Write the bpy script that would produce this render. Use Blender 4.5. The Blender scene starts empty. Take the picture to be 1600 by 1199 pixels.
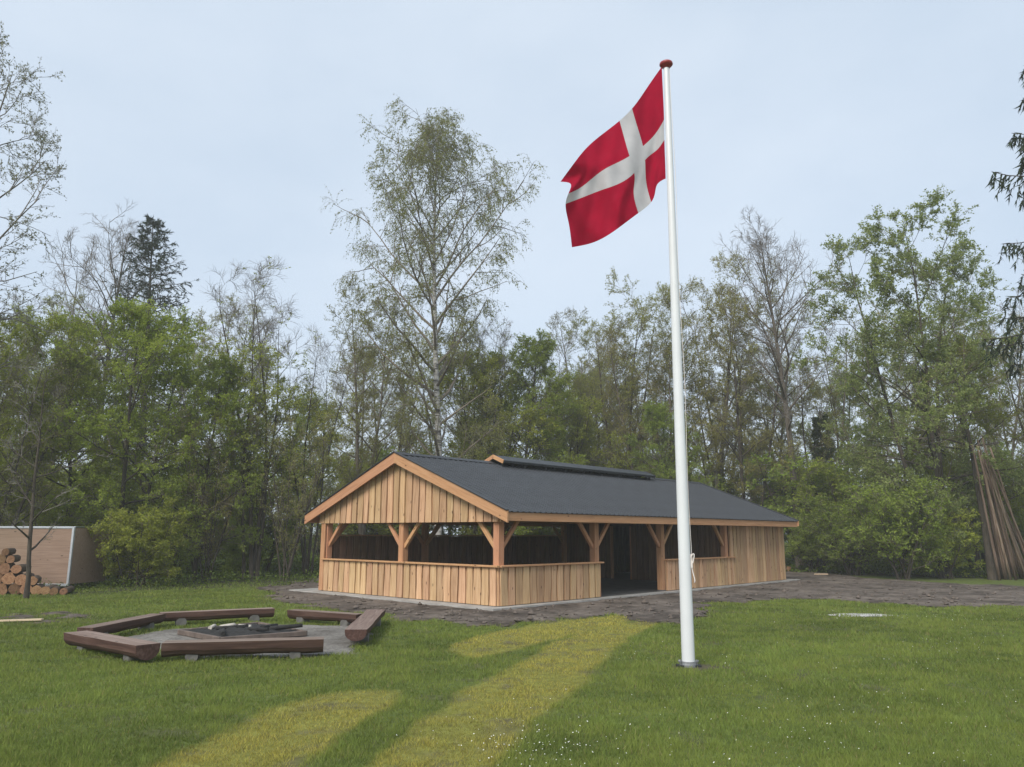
import bpy, math, random
import numpy as np
from mathutils import Vector, Matrix

random.seed(7)
RNG = np.random.default_rng(11)
SC = bpy.context.scene
COL = SC.collection
rad = math.radians

# ------------------------------------------------------------------ camera
F_PX, PITCH, ROLL, CAM_H = 1206.7, 0.19192, 0.004433, 1.7
cam_data = bpy.data.cameras.new('camera')
cam = bpy.data.objects.new('camera', cam_data)
COL.objects.link(cam)
cam_data.sensor_fit = 'HORIZONTAL'
cam_data.sensor_width = 36.0
cam_data.lens = 36.0 * F_PX / 1600.0
cam_data.clip_end = 2000
cam.matrix_world = (Matrix.Translation((0, 0, CAM_H))
                    @ Matrix.Rotation(rad(90) + PITCH, 4, 'X')
                    @ Matrix.Rotation(ROLL, 4, 'Z'))
SC.camera = cam

# ------------------------------------------------------------------ sky + sun
SUN_ELEV, SUN_AZ = rad(42), rad(208)          # azimuth measured clockwise from +Y
world = bpy.data.worlds.new('World')
SC.world = world
world.use_nodes = True
wn = world.node_tree
for n in list(wn.nodes):
    wn.nodes.remove(n)
wo = wn.nodes.new('ShaderNodeOutputWorld')
bg = wn.nodes.new('ShaderNodeBackground'); bg.inputs['Strength'].default_value = 0.1
sky = wn.nodes.new('ShaderNodeTexSky'); sky.sky_type = 'NISHITA'; sky.sun_disc = False
sky.sun_elevation = SUN_ELEV; sky.sun_rotation = SUN_AZ
tc = wn.nodes.new('ShaderNodeTexCoord')
mp = wn.nodes.new('ShaderNodeMapping'); mp.inputs['Scale'].default_value = (1.6, 1.6, 3.2)
nz = wn.nodes.new('ShaderNodeTexNoise'); nz.inputs['Scale'].default_value = 1.5
nz.inputs['Detail'].default_value = 5; nz.inputs['Roughness'].default_value = 0.5
cr = wn.nodes.new('ShaderNodeValToRGB')
cr.color_ramp.elements[0].position = 0.32; cr.color_ramp.elements[0].color = (0.272, 0.320, 0.378, 1)
cr.color_ramp.elements[1].position = 0.70; cr.color_ramp.elements[1].color = (0.330, 0.371, 0.420, 1)
sc10 = wn.nodes.new('ShaderNodeVectorMath'); sc10.operation = 'SCALE'; sc10.inputs['Scale'].default_value = 10.0
mx = wn.nodes.new('ShaderNodeMix'); mx.data_type = 'RGBA'; mx.inputs['Factor'].default_value = 0.9
wn.links.new(tc.outputs['Generated'], mp.inputs['Vector'])
wn.links.new(mp.outputs['Vector'], nz.inputs['Vector'])
wn.links.new(nz.outputs['Fac'], cr.inputs['Fac'])
wn.links.new(cr.outputs['Color'], sc10.inputs[0])
wn.links.new(sky.outputs['Color'], mx.inputs['A'])
wn.links.new(sc10.outputs['Vector'], mx.inputs['B'])
wn.links.new(mx.outputs['Result'], bg.inputs['Color'])
wn.links.new(bg.outputs['Background'], wo.inputs['Surface'])

sun_data = bpy.data.lights.new('sun', 'SUN')
sun_data.energy = 1.5; sun_data.angle = rad(28); sun_data.color = (1.0, 0.95, 0.88)
sun = bpy.data.objects.new('sun', sun_data); COL.objects.link(sun)
sd = Vector((math.sin(SUN_AZ) * math.cos(SUN_ELEV), math.cos(SUN_AZ) * math.cos(SUN_ELEV), math.sin(SUN_ELEV)))
sun.rotation_euler = sd.to_track_quat('Z', 'Y').to_euler()

SC.view_settings.view_transform = 'Standard'
SC.view_settings.look = 'None'
SC.view_settings.exposure = 1.22
SC.view_settings.gamma = 1.0
SC.view_settings.use_curve_mapping = False
SC.render.engine = 'CYCLES'
SC.cycles.max_bounces = 8
SC.cycles.diffuse_bounces = 5
SC.cycles.glossy_bounces = 2
SC.cycles.transmission_bounces = 5
SC.cycles.volume_bounces = 1
SC.cycles.use_denoising = True
try:
    SC.cycles.denoiser = 'OPENIMAGEDENOISE'
except Exception:
    pass

# ------------------------------------------------------------------ survey: from the photo's pixels to metres
GZ = -0.06          # lawn level (slab top is 0)
def ray(u, v):
    X, Y = u - 800.0, v - 599.5
    c, s = math.cos(ROLL), math.sin(ROLL)
    X, Y = c * X + s * Y, -s * X + c * Y
    ct, st = math.cos(PITCH), math.sin(PITCH)
    return np.array([X / F_PX, ct + Y / F_PX * st, st - Y / F_PX * ct])
def ground(u, v, z=GZ):
    d = ray(u, v); t = (z - CAM_H) / d[2]
    return np.array([d[0] * t, d[1] * t, z])
def at_dist(u, v, dist):
    d = ray(u, v); t = dist / d[1]
    return d * t + np.array([0, 0, CAM_H])

# ------------------------------------------------------------------ helpers
def tag(o, label=None, cat=None, group=None, kind=None):
    if label: o['label'] = label
    if cat: o['category'] = cat
    if group: o['group'] = group
    if kind: o['kind'] = kind
    return o
def empty(name, loc=(0, 0, 0), rz=0.0, parent=None):
    o = bpy.data.objects.new(name, None); COL.objects.link(o)
    o.location = loc; o.rotation_euler = (0, 0, rz)
    o.empty_display_size = 0.2
    if parent: o.parent = parent
    return o
def link(name, me, parent=None):
    o = bpy.data.objects.new(name, me); COL.objects.link(o)
    if parent: o.parent = parent
    return o
def mesh(name, verts, faces, mat, parent=None, smooth=False):
    me = bpy.data.meshes.new(name)
    me.from_pydata([tuple(map(float, v)) for v in verts], [], faces)
    if mat is not None: me.materials.append(mat)
    if smooth: me.polygons.foreach_set('use_smooth', [True] * len(me.polygons))
    me.update()
    return link(name, me, parent)
def np_mesh(name, verts, faces, mats, midx=None, attr=None, col=None, smooth=False, tris=None):
    """faces: (N,4) or (N,3) int array; tris: further (M,3) faces"""
    verts = np.ascontiguousarray(verts, dtype=np.float32)
    faces = np.ascontiguousarray(faces, dtype=np.int32)
    n, k = faces.shape
    me = bpy.data.meshes.new(name)
    me.vertices.add(len(verts)); me.vertices.foreach_set('co', verts.ravel())
    lv = faces.ravel(); ls = np.arange(0, n * k, k, dtype=np.int32)
    if tris is not None:
        tris = np.ascontiguousarray(tris, dtype=np.int32)
        ls = np.concatenate([ls, n * k + np.arange(0, len(tris) * 3, 3, dtype=np.int32)]); lv = np.concatenate([lv, tris.ravel()]); n += len(tris)
    me.loops.add(len(lv)); me.loops.foreach_set('vertex_index', lv)
    me.polygons.add(n)
    me.polygons.foreach_set('loop_start', ls)
    for m in mats: me.materials.append(m)
    if midx is not None: me.polygons.foreach_set('material_index', np.ascontiguousarray(midx, dtype=np.int32))
    if smooth: me.polygons.foreach_set('use_smooth', np.ones(n, dtype=bool))
    if attr is not None:
        a = me.attributes.new('rnd', 'FLOAT', 'POINT')
        a.data.foreach_set('value', np.ascontiguousarray(attr, dtype=np.float32))
    if col is not None:
        a = me.attributes.new('tint', 'FLOAT_COLOR', 'POINT')
        c4 = np.ones((len(verts), 4), dtype=np.float32); c4[:, :3] = col
        a.data.foreach_set('color', c4.ravel())
    me.update(calc_edges=True)
    me.validate()
    return me
BOXF = [(0, 3, 2, 1), (4, 5, 6, 7), (0, 1, 5, 4), (1, 2, 6, 5), (2, 3, 7, 6), (3, 0, 4, 7)]
def box_verts(x0, x1, y0, y1, z0, z1):
    return [(x0, y0, z0), (x1, y0, z0), (x1, y1, z0), (x0, y1, z0), (x0, y0, z1), (x1, y0, z1), (x1, y1, z1), (x0, y1, z1)]
def box(name, x0, x1, y0, y1, z0, z1, mat, parent=None):
    return mesh(name, box_verts(x0, x1, y0, y1, z0, z1), BOXF, mat, parent)
def beam(name, p0, p1, w, h, mat, parent=None, up=(0, 0, 1), bev=0.006):
    """squared timber from p0 to p1 (axis), w sideways, h along 'up'; chamfered edges; grain along local X"""
    p0, p1 = Vector(p0), Vector(p1)
    d = p1 - p0; L = d.length; x = d.normalized()
    y = Vector(up).cross(x).normalized(); z = x.cross(y)
    a, b, c = w / 2, h / 2, bev
    prof = [(-a + c, -b), (a - c, -b), (a, -b + c), (a, b - c), (a - c, b), (-a + c, b), (-a, b - c), (-a, -b + c)]
    vs = [(0, q[0], q[1]) for q in prof] + [(L, q[0], q[1]) for q in prof]
    fs = [(i, (i + 1) % 8, (i + 1) % 8 + 8, i + 8) for i in range(8)] + [tuple(range(7, -1, -1)), tuple(range(8, 16))]
    o = mesh(name, vs, fs, mat, parent)
    m = Matrix((x, y, z)).transposed().to_4x4(); m.translation = p0
    o.matrix_local = m
    return o
def tube_np(pts, radii, k):
    """pts (N,m,3), radii (N,m) -> verts, quads"""
    N, m, _ = pts.shape
    T = np.empty_like(pts)
    T[:, 1:-1] = pts[:, 2:] - pts[:, :-2]; T[:, 0] = pts[:, 1] - pts[:, 0]; T[:, -1] = pts[:, -1] - pts[:, -2]
    T /= np.linalg.norm(T, axis=2, keepdims=True) + 1e-9
    ref = np.where(np.abs(T[..., 2:3]) > 0.9, np.array([1.0, 0, 0]), np.array([0, 0, 1.0]))
    U = np.cross(T, ref); U /= np.linalg.norm(U, axis=2, keepdims=True) + 1e-9
    V = np.cross(T, U)
    a = np.arange(k) * 2 * np.pi / k
    ring = (U[:, :, None] * np.cos(a)[None, None, :, None] + V[:, :, None] * np.sin(a)[None, None, :, None])
    vs = pts[:, :, None] + ring * radii[:, :, None, None]
    idx = np.arange(N * m * k).reshape(N, m, k)
    nx = np.roll(idx, -1, axis=2)
    q = np.stack([idx[:, :-1], nx[:, :-1], nx[:, 1:], idx[:, 1:]], axis=-1).reshape(-1, 4)
    return vs.reshape(-1, 3), q
def log_mesh(name, L, r, mats, seed, k=14, taper=0.93, nseg=5, squash=1.0):
    """round log along local X, uneven, end faces in material 1"""
    rg = np.random.default_rng(seed)
    vs, fs, mi = [], [], []
    lob = 1 + 0.05 * rg.normal(size=k)
    for i in range(nseg + 1):
        t = i / nseg
        rr = r * (1 + (taper - 1) * t)
        off = rg.normal(0, r * 0.03, 2)
        for j in range(k):
            a = 2 * math.pi * j / k
            q = rr * lob[j] * (1 + rg.normal() * 0.015)
            vs.append((L * t, math.cos(a) * q + off[0], math.sin(a) * q * squash + off[1]))
    for i in range(nseg):
        for j in range(k):
            fs.append((i * k + j, (i + 1) * k + j, (i + 1) * k + (j + 1) % k, i * k + (j + 1) % k)); mi.append(0)
    fs.append(tuple(range(k))); mi.append(1)
    fs.append(tuple(nseg * k + j for j in range(k - 1, -1, -1))); mi.append(1)
    me = bpy.data.meshes.new(name); me.from_pydata(vs, [], fs)
    for m in mats: me.materials.append(m)
    me.polygons.foreach_set('material_index', mi)
    me.polygons.foreach_set('use_smooth', [x == 0 for x in mi])
    me.update()
    return me

class Noise2:
    def __init__(s, seed):
        s.g = np.random.default_rng(seed).random((256, 256))
    def __call__(s, x, y):
        xi, yi = np.floor(x).astype(int), np.floor(y).astype(int)
        fx, fy = x - xi, y - yi
        fx, fy = fx * fx * (3 - 2 * fx), fy * fy * (3 - 2 * fy)
        g = s.g; a = lambda i, j: g[(xi + i) % 256, (yi + j) % 256]
        return (a(0, 0) * (1 - fx) + a(1, 0) * fx) * (1 - fy) + (a(0, 1) * (1 - fx) + a(1, 1) * fx) * fy
    def fbm(s, x, y, o=4):
        r = 0; t = 0; w = 1
        for i in range(o):
            r = r + w * s(x * 2 ** i + 17.3 * i, y * 2 ** i + 9.1 * i); t += w; w *= 0.5
        return r / t
NS = Noise2(3)
def in_poly(x, y, poly):
    ins = np.zeros(x.shape, bool); n = len(poly)
    for i in range(n):
        x0, y0 = poly[i]; x1, y1 = poly[(i + 1) % n]
        if y0 == y1: continue
        c = ((y0 > y) != (y1 > y)) & (x < (x1 - x0) * (y - y0) / (y1 - y0) + x0)
        ins ^= c
    return ins
def soft_poly(x, y, poly, soft, warp=0.25, n=10, seed=0):
    rg = np.random.default_rng(seed)
    wx = x + (NS.fbm(x * 1.3 + 40, y * 1.3) - .5) * 2 * warp
    wy = y + (NS.fbm(x * 1.3, y * 1.3 + 70) - .5) * 2 * warp
    r = np.zeros(x.shape)
    for i in range(n):
        dx, dy = rg.normal(0, soft, 2)
        r += in_poly(wx + dx, wy + dy, poly)
    return r / n

# ------------------------------------------------------------------ materials
def new_mat(name):
    m = bpy.data.materials.new(name); m.use_nodes = True
    nt = m.node_tree
    return m, nt, nt.nodes['Principled BSDF']
def N(nt, t, **kw):
    n = nt.nodes.new(t)
    for k, v in kw.items():
        if hasattr(n, k): setattr(n, k, v)
    return n
def ramp(nt, fac, stops):
    r = N(nt, 'ShaderNodeValToRGB'); e = r.color_ramp.elements
    while len(e) < len(stops): e.new(0.5)
    for el, (p, c) in zip(e, stops):
        el.position = p; el.color = (*c, 1)
    nt.links.new(fac, r.inputs['Fac'])
    return r
def noise(nt, vec, scale, detail=4, rough=0.55, dist=0.0):
    n = N(nt, 'ShaderNodeTexNoise')
    n.inputs['Scale'].default_value = scale; n.inputs['Detail'].default_value = detail
    n.inputs['Roughness'].default_value = rough; n.inputs['Distortion'].default_value = dist
    if vec is not None: nt.links.new(vec, n.inputs['Vector'])
    return n
def bump(nt, bs, h, strength, dist=0.01):
    b = N(nt, 'ShaderNodeBump'); b.inputs['Strength'].default_value = strength; b.inputs['Distance'].default_value = dist
    nt.links.new(h, b.inputs['Height']); nt.links.new(b.outputs['Normal'], bs.inputs['Normal'])
def mixc(nt, fac, a, b, mode='MIX'):
    m = N(nt, 'ShaderNodeMix'); m.data_type = 'RGBA'; m.blend_type = mode
    for key, v in (('Factor', fac), ('A', a), ('B', b)):
        if isinstance(v, (int, float)): m.inputs[key].default_value = v
        elif isinstance(v, tuple): m.inputs[key].default_value = (*v, 1)
        else: nt.links.new(v, m.inputs[key])
    return m.outputs['Result']
def wood_mat(name, axis, c_lo, c_mid, c_hi, rough=0.75, var=0.22):
    m, nt, bs = new_mat(name)
    tcn = N(nt, 'ShaderNodeTexCoord'); oi = N(nt, 'ShaderNodeObjectInfo')
    mpn = N(nt, 'ShaderNodeMapping')
    sc = [14, 14, 14]; sc[axis] = 0.9
    mpn.inputs['Scale'].default_value = sc
    off = N(nt, 'ShaderNodeVectorMath', operation='SCALE'); off.inputs[0].default_value = (37, 53, 71)
    nt.links.new(oi.outputs['Random'], off.inputs['Scale'])
    add = N(nt, 'ShaderNodeVectorMath', operation='ADD')
    nt.links.new(tcn.outputs['Object'], mpn.inputs['Vector'])
    nt.links.new(mpn.outputs['Vector'], add.inputs[0]); nt.links.new(off.outputs['Vector'], add.inputs[1])
    n1 = noise(nt, add.outputs['Vector'], 1.0, 5, 0.6, 1.2)
    n2 = noise(nt, add.outputs['Vector'], 4.0, 3, 0.6, 0.4)
    r = ramp(nt, n1.outputs['Fac'], [(0.28, c_lo), (0.5, c_mid), (0.72, c_hi)])
    # board to board difference
    hsv = N(nt, 'ShaderNodeHueSaturation')
    mr = N(nt, 'ShaderNodeMapRange'); mr.inputs['To Min'].default_value = 1 - var; mr.inputs['To Max'].default_value = 1 + var * 0.6
    nt.links.new(oi.outputs['Random'], mr.inputs['Value']); nt.links.new(mr.outputs['Result'], hsv.inputs['Value'])
    mul = N(nt, 'ShaderNodeMath', operation='MULTIPLY'); mul.inputs[1].default_value = 7.31
    fr = N(nt, 'ShaderNodeMath', operation='FRACT')
    nt.links.new(oi.outputs['Random'], mul.inputs[0]); nt.links.new(mul.outputs[0], fr.inputs[0])
    mr2 = N(nt, 'ShaderNodeMapRange'); mr2.inputs['To Min'].default_value = 0.488; mr2.inputs['To Max'].default_value = 0.508
    nt.links.new(fr.outputs[0], mr2.inputs['Value']); nt.links.new(mr2.outputs['Result'], hsv.inputs['Hue'])
    # knots
    mpk = N(nt, 'ShaderNodeMapping'); sk = [5.0, 5.0, 5.0]; sk[axis] = 2.2; mpk.inputs['Scale'].default_value = sk
    addk = N(nt, 'ShaderNodeVectorMath', operation='ADD')
    nt.links.new(tcn.outputs['Object'], mpk.inputs['Vector']); nt.links.new(mpk.outputs['Vector'], addk.inputs[0]); nt.links.new(off.outputs['Vector'], addk.inputs[1])
    vo = N(nt, 'ShaderNodeTexVoronoi'); vo.inputs['Scale'].default_value = 1.0
    nt.links.new(addk.outputs['Vector'], vo.inputs['Vector'])
    rk = ramp(nt, vo.outputs['Distance'], [(0.06, (1, 1, 1)), (0.11, (0, 0, 0))])
    c = mixc(nt, rk.outputs['Color'], r.outputs['Color'], tuple(x * 0.45 for x in c_lo))
    nt.links.new(c, hsv.inputs['Color'])
    nt.links.new(hsv.outputs['Color'], bs.inputs['Base Color'])
    bs.inputs['Roughness'].default_value = rough
    bs.inputs['Specular IOR Level'].default_value = 0.25
    bump(nt, bs, n2.outputs['Fac'], 0.35, 0.004)
    return m
M_BOARD = wood_mat('larch_board', 2, (0.37, 0.215, 0.115), (0.54, 0.345, 0.185), (0.64, 0.44, 0.255))
M_BEAM = wood_mat('larch_beam', 0, (0.38, 0.195, 0.095), (0.50, 0.268, 0.137), (0.56, 0.32, 0.173), var=0.1)
M_DARKWOOD = wood_mat('bench_wood', 0, (0.045, 0.024, 0.018), (0.085, 0.045, 0.034), (0.14, 0.085, 0.066), var=0.2)
M_BENCHTOP = wood_mat('bench_top_wood', 0, (0.14, 0.095, 0.075), (0.22, 0.16, 0.13), (0.30, 0.24, 0.20), var=0.2)
M_BOARD_SHADED = wood_mat('shaded_inner_board', 2, (0.13, 0.066, 0.038), (0.20, 0.11, 0.062), (0.27, 0.165, 0.10))  # same larch as the outer boards, interior shade painted into its colour
M_PALEPLANK = wood_mat('pale_plank', 0, (0.4, 0.3, 0.19), (0.55, 0.43, 0.29), (0.65, 0.53, 0.38))
M_PLY = wood_mat('plywood', 0, (0.23, 0.15, 0.105), (0.29, 0.195, 0.14), (0.34, 0.24, 0.18), var=0.05)
M_POLEWOOD = wood_mat('grey_pole_wood', 0, (0.10, 0.065, 0.045), (0.20, 0.14, 0.10), (0.36, 0.28, 0.22), var=0.35)
M_ENDGRAIN = wood_mat('log_end', 0, (0.16, 0.08, 0.04), (0.27, 0.15, 0.075), (0.36, 0.22, 0.12), var=0.4)

def plain(name, col, rough=0.6, metal=0.0, nscale=None, namp=0.15, bstr=0.0):
    m, nt, bs = new_mat(name)
    bs.inputs['Roughness'].default_value = rough; bs.inputs['Metallic'].default_value = metal
    if nscale:
        tcn = N(nt, 'ShaderNodeTexCoord')
        n1 = noise(nt, tcn.outputs['Object'], nscale, 6, 0.6)
        r = ramp(nt, n1.outputs['Fac'], [(0.3, tuple(x * (1 - namp) for x in col)), (0.7, tuple(min(1, x * (1 + namp)) for x in col))])
        nt.links.new(r.outputs['Color'], bs.inputs['Base Color'])
        if bstr: bump(nt, bs, n1.outputs['Fac'], bstr, 0.01)
    else:
        bs.inputs['Base Color'].default_value = (*col, 1)
    return m
M_ROOF = plain('roof_sheet_dark', (0.026, 0.029, 0.034), 0.5, 0, 3.0, 0.22, 0.1)
M_ROOFTRIM = plain('roof_trim_dark', (0.028, 0.03, 0.034), 0.5, 0, 5.0, 0.2)
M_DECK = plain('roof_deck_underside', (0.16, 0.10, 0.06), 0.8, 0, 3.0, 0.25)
M_CONC = plain('concrete', (0.34, 0.325, 0.30), 0.9, 0, 2.5, 0.28, 0.25)
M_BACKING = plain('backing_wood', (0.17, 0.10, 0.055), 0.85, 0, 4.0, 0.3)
M_WHITE = plain('pole_white', (0.68, 0.69, 0.70), 0.35, 0, 1.2, 0.05)
M_KNOB = plain('knob_red', (0.30, 0.035, 0.035), 0.4)
M_STEEL = plain('galvanised', (0.25, 0.255, 0.26), 0.55, 0.5, 20, 0.2)
M_ALU = plain('aluminium', (0.52, 0.54, 0.56), 0.45, 0.5, 12, 0.12)
M_BLACK = plain('black_rubber', (0.015, 0.015, 0.016), 0.7)
M_ROPE = plain('rope', (0.72, 0.66, 0.62), 0.9)
M_CHAR = plain('charcoal', (0.018, 0.017, 0.016), 0.95, 0, 14, 0.5, 0.8)
M_ASH = plain('ash_pale', (0.46, 0.42, 0.36), 0.95, 0, 10, 0.3, 0.5)
M_RUST = plain('rusty_edging', (0.15, 0.115, 0.095), 0.8, 0.2, 8, 0.35, 0.3)
M_STONE = plain('support_stone', (0.12, 0.115, 0.105), 0.95, 0, 6, 0.3, 0.6)

def bark_mat(name, c0, c1, scale=9, zs=0.25):
    m, nt, bs = new_mat(name)
    tcn = N(nt, 'ShaderNodeTexCoord'); mpn = N(nt, 'ShaderNodeMapping'); mpn.inputs['Scale'].default_value = (1, 1, zs)
    nt.links.new(tcn.outputs['Object'], mpn.inputs['Vector'])
    n1 = noise(nt, mpn.outputs['Vector'], scale, 6, 0.65, 0.5)
    r = ramp(nt, n1.outputs['Fac'], [(0.32, c0), (0.68, c1)])
    nt.links.new(r.outputs['Color'], bs.inputs['Base Color']); bs.inputs['Roughness'].default_value = 0.95
    bump(nt, bs, n1.outputs['Fac'], 0.7, 0.03)
    return m
M_BARK = bark_mat('bark_grey_brown', (0.055, 0.045, 0.035), (0.15, 0.125, 0.095))
M_BARKDARK = bark_mat('bark_dark', (0.028, 0.022, 0.017), (0.085, 0.068, 0.05))
M_TWIG = bark_mat('twig_brown', (0.12, 0.10, 0.075), (0.21, 0.175, 0.135), 3)
M_TWIGGREY = bark_mat('twig_grey', (0.155, 0.14, 0.125), (0.25, 0.225, 0.205), 3)
M_LOGBARK = bark_mat('log_bark', (0.035, 0.026, 0.02), (0.13, 0.09, 0.06), 12)
m, nt, bs = new_mat('birch_bark'); M_BIRCH = m
tcn = N(nt, 'ShaderNodeTexCoord'); mpn = N(nt, 'ShaderNodeMapping'); mpn.inputs['Scale'].default_value = (1.2, 1.2, 5.0)
nt.links.new(tcn.outputs['Object'], mpn.inputs['Vector'])
n1 = noise(nt, mpn.outputs['Vector'], 1.1, 6, 0.7, 0.8)
r = ramp(nt, n1.outputs['Fac'], [(0.40, (0.03, 0.027, 0.024)), (0.50, (0.36, 0.34, 0.31)), (0.72, (0.58, 0.56, 0.52))])
nt.links.new(r.outputs['Color'], bs.inputs['Base Color']); bs.inputs['Roughness'].default_value = 0.85

def leaf_mat(name, c0, c1, trans=0.48, hue=0.015, val=0.15):
    m, nt, bs = new_mat(name)
    nt.nodes.remove(bs)
    out = nt.nodes['Material Output']
    at = N(nt, 'ShaderNodeAttribute'); at.attribute_name = 'rnd'
    r = ramp(nt, at.outputs['Fac'], [(0.0, c0), (1.0, c1)])
    oi = N(nt, 'ShaderNodeObjectInfo')
    hsv = N(nt, 'ShaderNodeHueSaturation')
    mr = N(nt, 'ShaderNodeMapRange'); mr.inputs['To Min'].default_value = 0.5 - hue; mr.inputs['To Max'].default_value = 0.5 + hue
    mv = N(nt, 'ShaderNodeMapRange'); mv.inputs['To Min'].default_value = 1 - val; mv.inputs['To Max'].default_value = 1 + val
    mul = N(nt, 'ShaderNodeMath', operation='MULTIPLY'); mul.inputs[1].default_value = 5.7
    fr = N(nt, 'ShaderNodeMath', operation='FRACT')
    nt.links.new(oi.outputs['Random'], mul.inputs[0]); nt.links.new(mul.outputs[0], fr.inputs[0])
    nt.links.new(oi.outputs['Random'], mr.inputs['Value']); nt.links.new(fr.outputs[0], mv.inputs['Value'])
    nt.links.new(mr.outputs['Result'], hsv.inputs['Hue']); nt.links.new(mv.outputs['Result'], hsv.inputs['Value'])
    nt.links.new(r.outputs['Color'], hsv.inputs['Color'])
    d = N(nt, 'ShaderNodeBsdfDiffuse'); t = N(nt, 'ShaderNodeBsdfTranslucent'); ms = N(nt, 'ShaderNodeMixShader')
    ms.inputs['Fac'].default_value = trans
    nt.links.new(hsv.outputs['Color'], d.inputs['Color']); nt.links.new(hsv.outputs['Color'], t.inputs['Color'])
    nt.links.new(d.outputs[0], ms.inputs[1]); nt.links.new(t.outputs[0], ms.inputs[2])
    nt.links.new(ms.outputs[0], out.inputs['Surface'])
    return m
M_LEAF_FRESH = leaf_mat('leaf_fresh', (0.225, 0.28, 0.04), (0.46, 0.49, 0.10))
M_LEAF_MID = leaf_mat('leaf_mid', (0.17, 0.225, 0.035), (0.36, 0.415, 0.085))
M_LEAF_PALE = leaf_mat('leaf_pale', (0.19, 0.25, 0.06), (0.46, 0.50, 0.19))
M_LEAF_OLIVE = leaf_mat('leaf_olive_bud', (0.21, 0.21, 0.05), (0.39, 0.385, 0.115))
M_LEAF_BUDGREY = leaf_mat('leaf_grey_bud', (0.17, 0.17, 0.10), (0.32, 0.32, 0.20))
M_LEAF_BIRCH = leaf_mat('leaf_birch', (0.19, 0.205, 0.06), (0.36, 0.37, 0.13))
M_LEAF_DARK = leaf_mat('leaf_ivy', (0.05, 0.07, 0.025), (0.10, 0.135, 0.045), 0.3)
M_LEAF_FLOOR = leaf_mat('leaf_floor', (0.075, 0.11, 0.025), (0.17, 0.215, 0.05))
M_NEEDLE = leaf_mat('needles', (0.022, 0.036, 0.020), (0.055, 0.075, 0.042), 0.1, 0.01, 0.1)

# ground materials take their colour from the ground survey (attribute 'tint') with fine grain on top
def ground_mat(name, grain, amp, bstr, bdist=0.02):
    m, nt, bs = new_mat(name)
    at = N(nt, 'ShaderNodeAttribute'); at.attribute_name = 'tint'
    tcn = N(nt, 'ShaderNodeTexCoord')
    n1 = noise(nt, tcn.outputs['Object'], grain, 8, 0.7)
    mr = N(nt, 'ShaderNodeMapRange'); mr.inputs['From Min'].default_value = 0.25; mr.inputs['From Max'].default_value = 0.75
    mr.inputs['To Min'].default_value = 1 - amp; mr.inputs['To Max'].default_value = 1 + amp
    nt.links.new(n1.outputs['Fac'], mr.inputs['Value'])
    c = mixc(nt, 1.0, at.outputs['Color'], mr.outputs['Result'], 'MULTIPLY')
    nt.links.new(c, bs.inputs['Base Color']); bs.inputs['Roughness'].default_value = 0.95
    bs.inputs['Specular IOR Level'].default_value = 0.15
    bump(nt, bs, n1.outputs['Fac'], bstr, bdist)
    return m
M_GROUND = ground_mat('lawn_soil', 9, 0.5, 0.6)
M_SOIL = ground_mat('bare_soil', 7, 0.5, 0.9, 0.03)
M_GRAVEL = ground_mat('gravel', 16, 0.6, 1.0, 0.02)
m, nt, bs = new_mat('grass_blades'); M_GRASS = m
at_ = N(nt, 'ShaderNodeAttribute'); at_.attribute_name = 'tint'
nt.nodes.remove(bs)
d_ = N(nt, 'ShaderNodeBsdfDiffuse'); t_ = N(nt, 'ShaderNodeBsdfTranslucent'); ms_ = N(nt, 'ShaderNodeMixShader'); ms_.inputs['Fac'].default_value = 0.3
nt.links.new(at_.outputs['Color'], d_.inputs['Color']); nt.links.new(at_.outputs['Color'], t_.inputs['Color'])
nt.links.new(d_.outputs[0], ms_.inputs[1]); nt.links.new(t_.outputs[0], ms_.inputs[2])
nt.links.new(ms_.outputs[0], nt.nodes['Material Output'].inputs['Surface'])

# ------------------------------------------------------------------ ground survey
G2 = lambda pts: [tuple(ground(u, v)[:2]) for u, v in pts]
SOIL_MAIN = G2([(400, 921), (430, 938), (520, 950), (590, 958), (640, 970), (760, 978), (850, 971), (900, 963), (960, 961), (1000, 967),
                (1060, 976), (1115, 962), (1100, 946), (1180, 938), (1300, 936), (1380, 943), (1440, 947), (1600, 947), (1680, 947),
                (1680, 917), (1500, 913), (1420, 908), (1340, 903), (1260, 893), (1150, 898), (800, 898), (500, 905)])
SOIL_LEFT = G2([(-60, 966), (60, 958), (130, 957), (160, 970), (90, 977), (-60, 980)])
STRIPES = [G2([(160, 1260), (230, 1199), (330, 1150), (430, 1105), (520, 1084), (628, 1080), (600, 1108), (520, 1150), (460, 1199), (380, 1260)]),
           G2([(500, 1260), (575, 1199), (650, 1130), (720, 1085), (800, 1040), (880, 1000), (960, 975), (1030, 966), (1005, 985), (965, 1010), (905, 1070), (835, 1135), (765, 1199), (700, 1260)]),
           G2([(690, 1018), (740, 995), (850, 972), (960, 962), (1000, 966), (900, 992), (820, 1012), (740, 1030)])]
FIRE_C = np.array([-4.55, 13.6])
GRAVEL_POLY = [(-6.6, 13.4), (-6.2, 14.8), (-4.8, 15.7), (-2.9, 15.4), (-2.4, 14.3), (-2.45, 12.9), (-2.3, 12.0), (-3.2, 11.75), (-4.6, 11.65), (-6.2, 12.7)]
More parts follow.
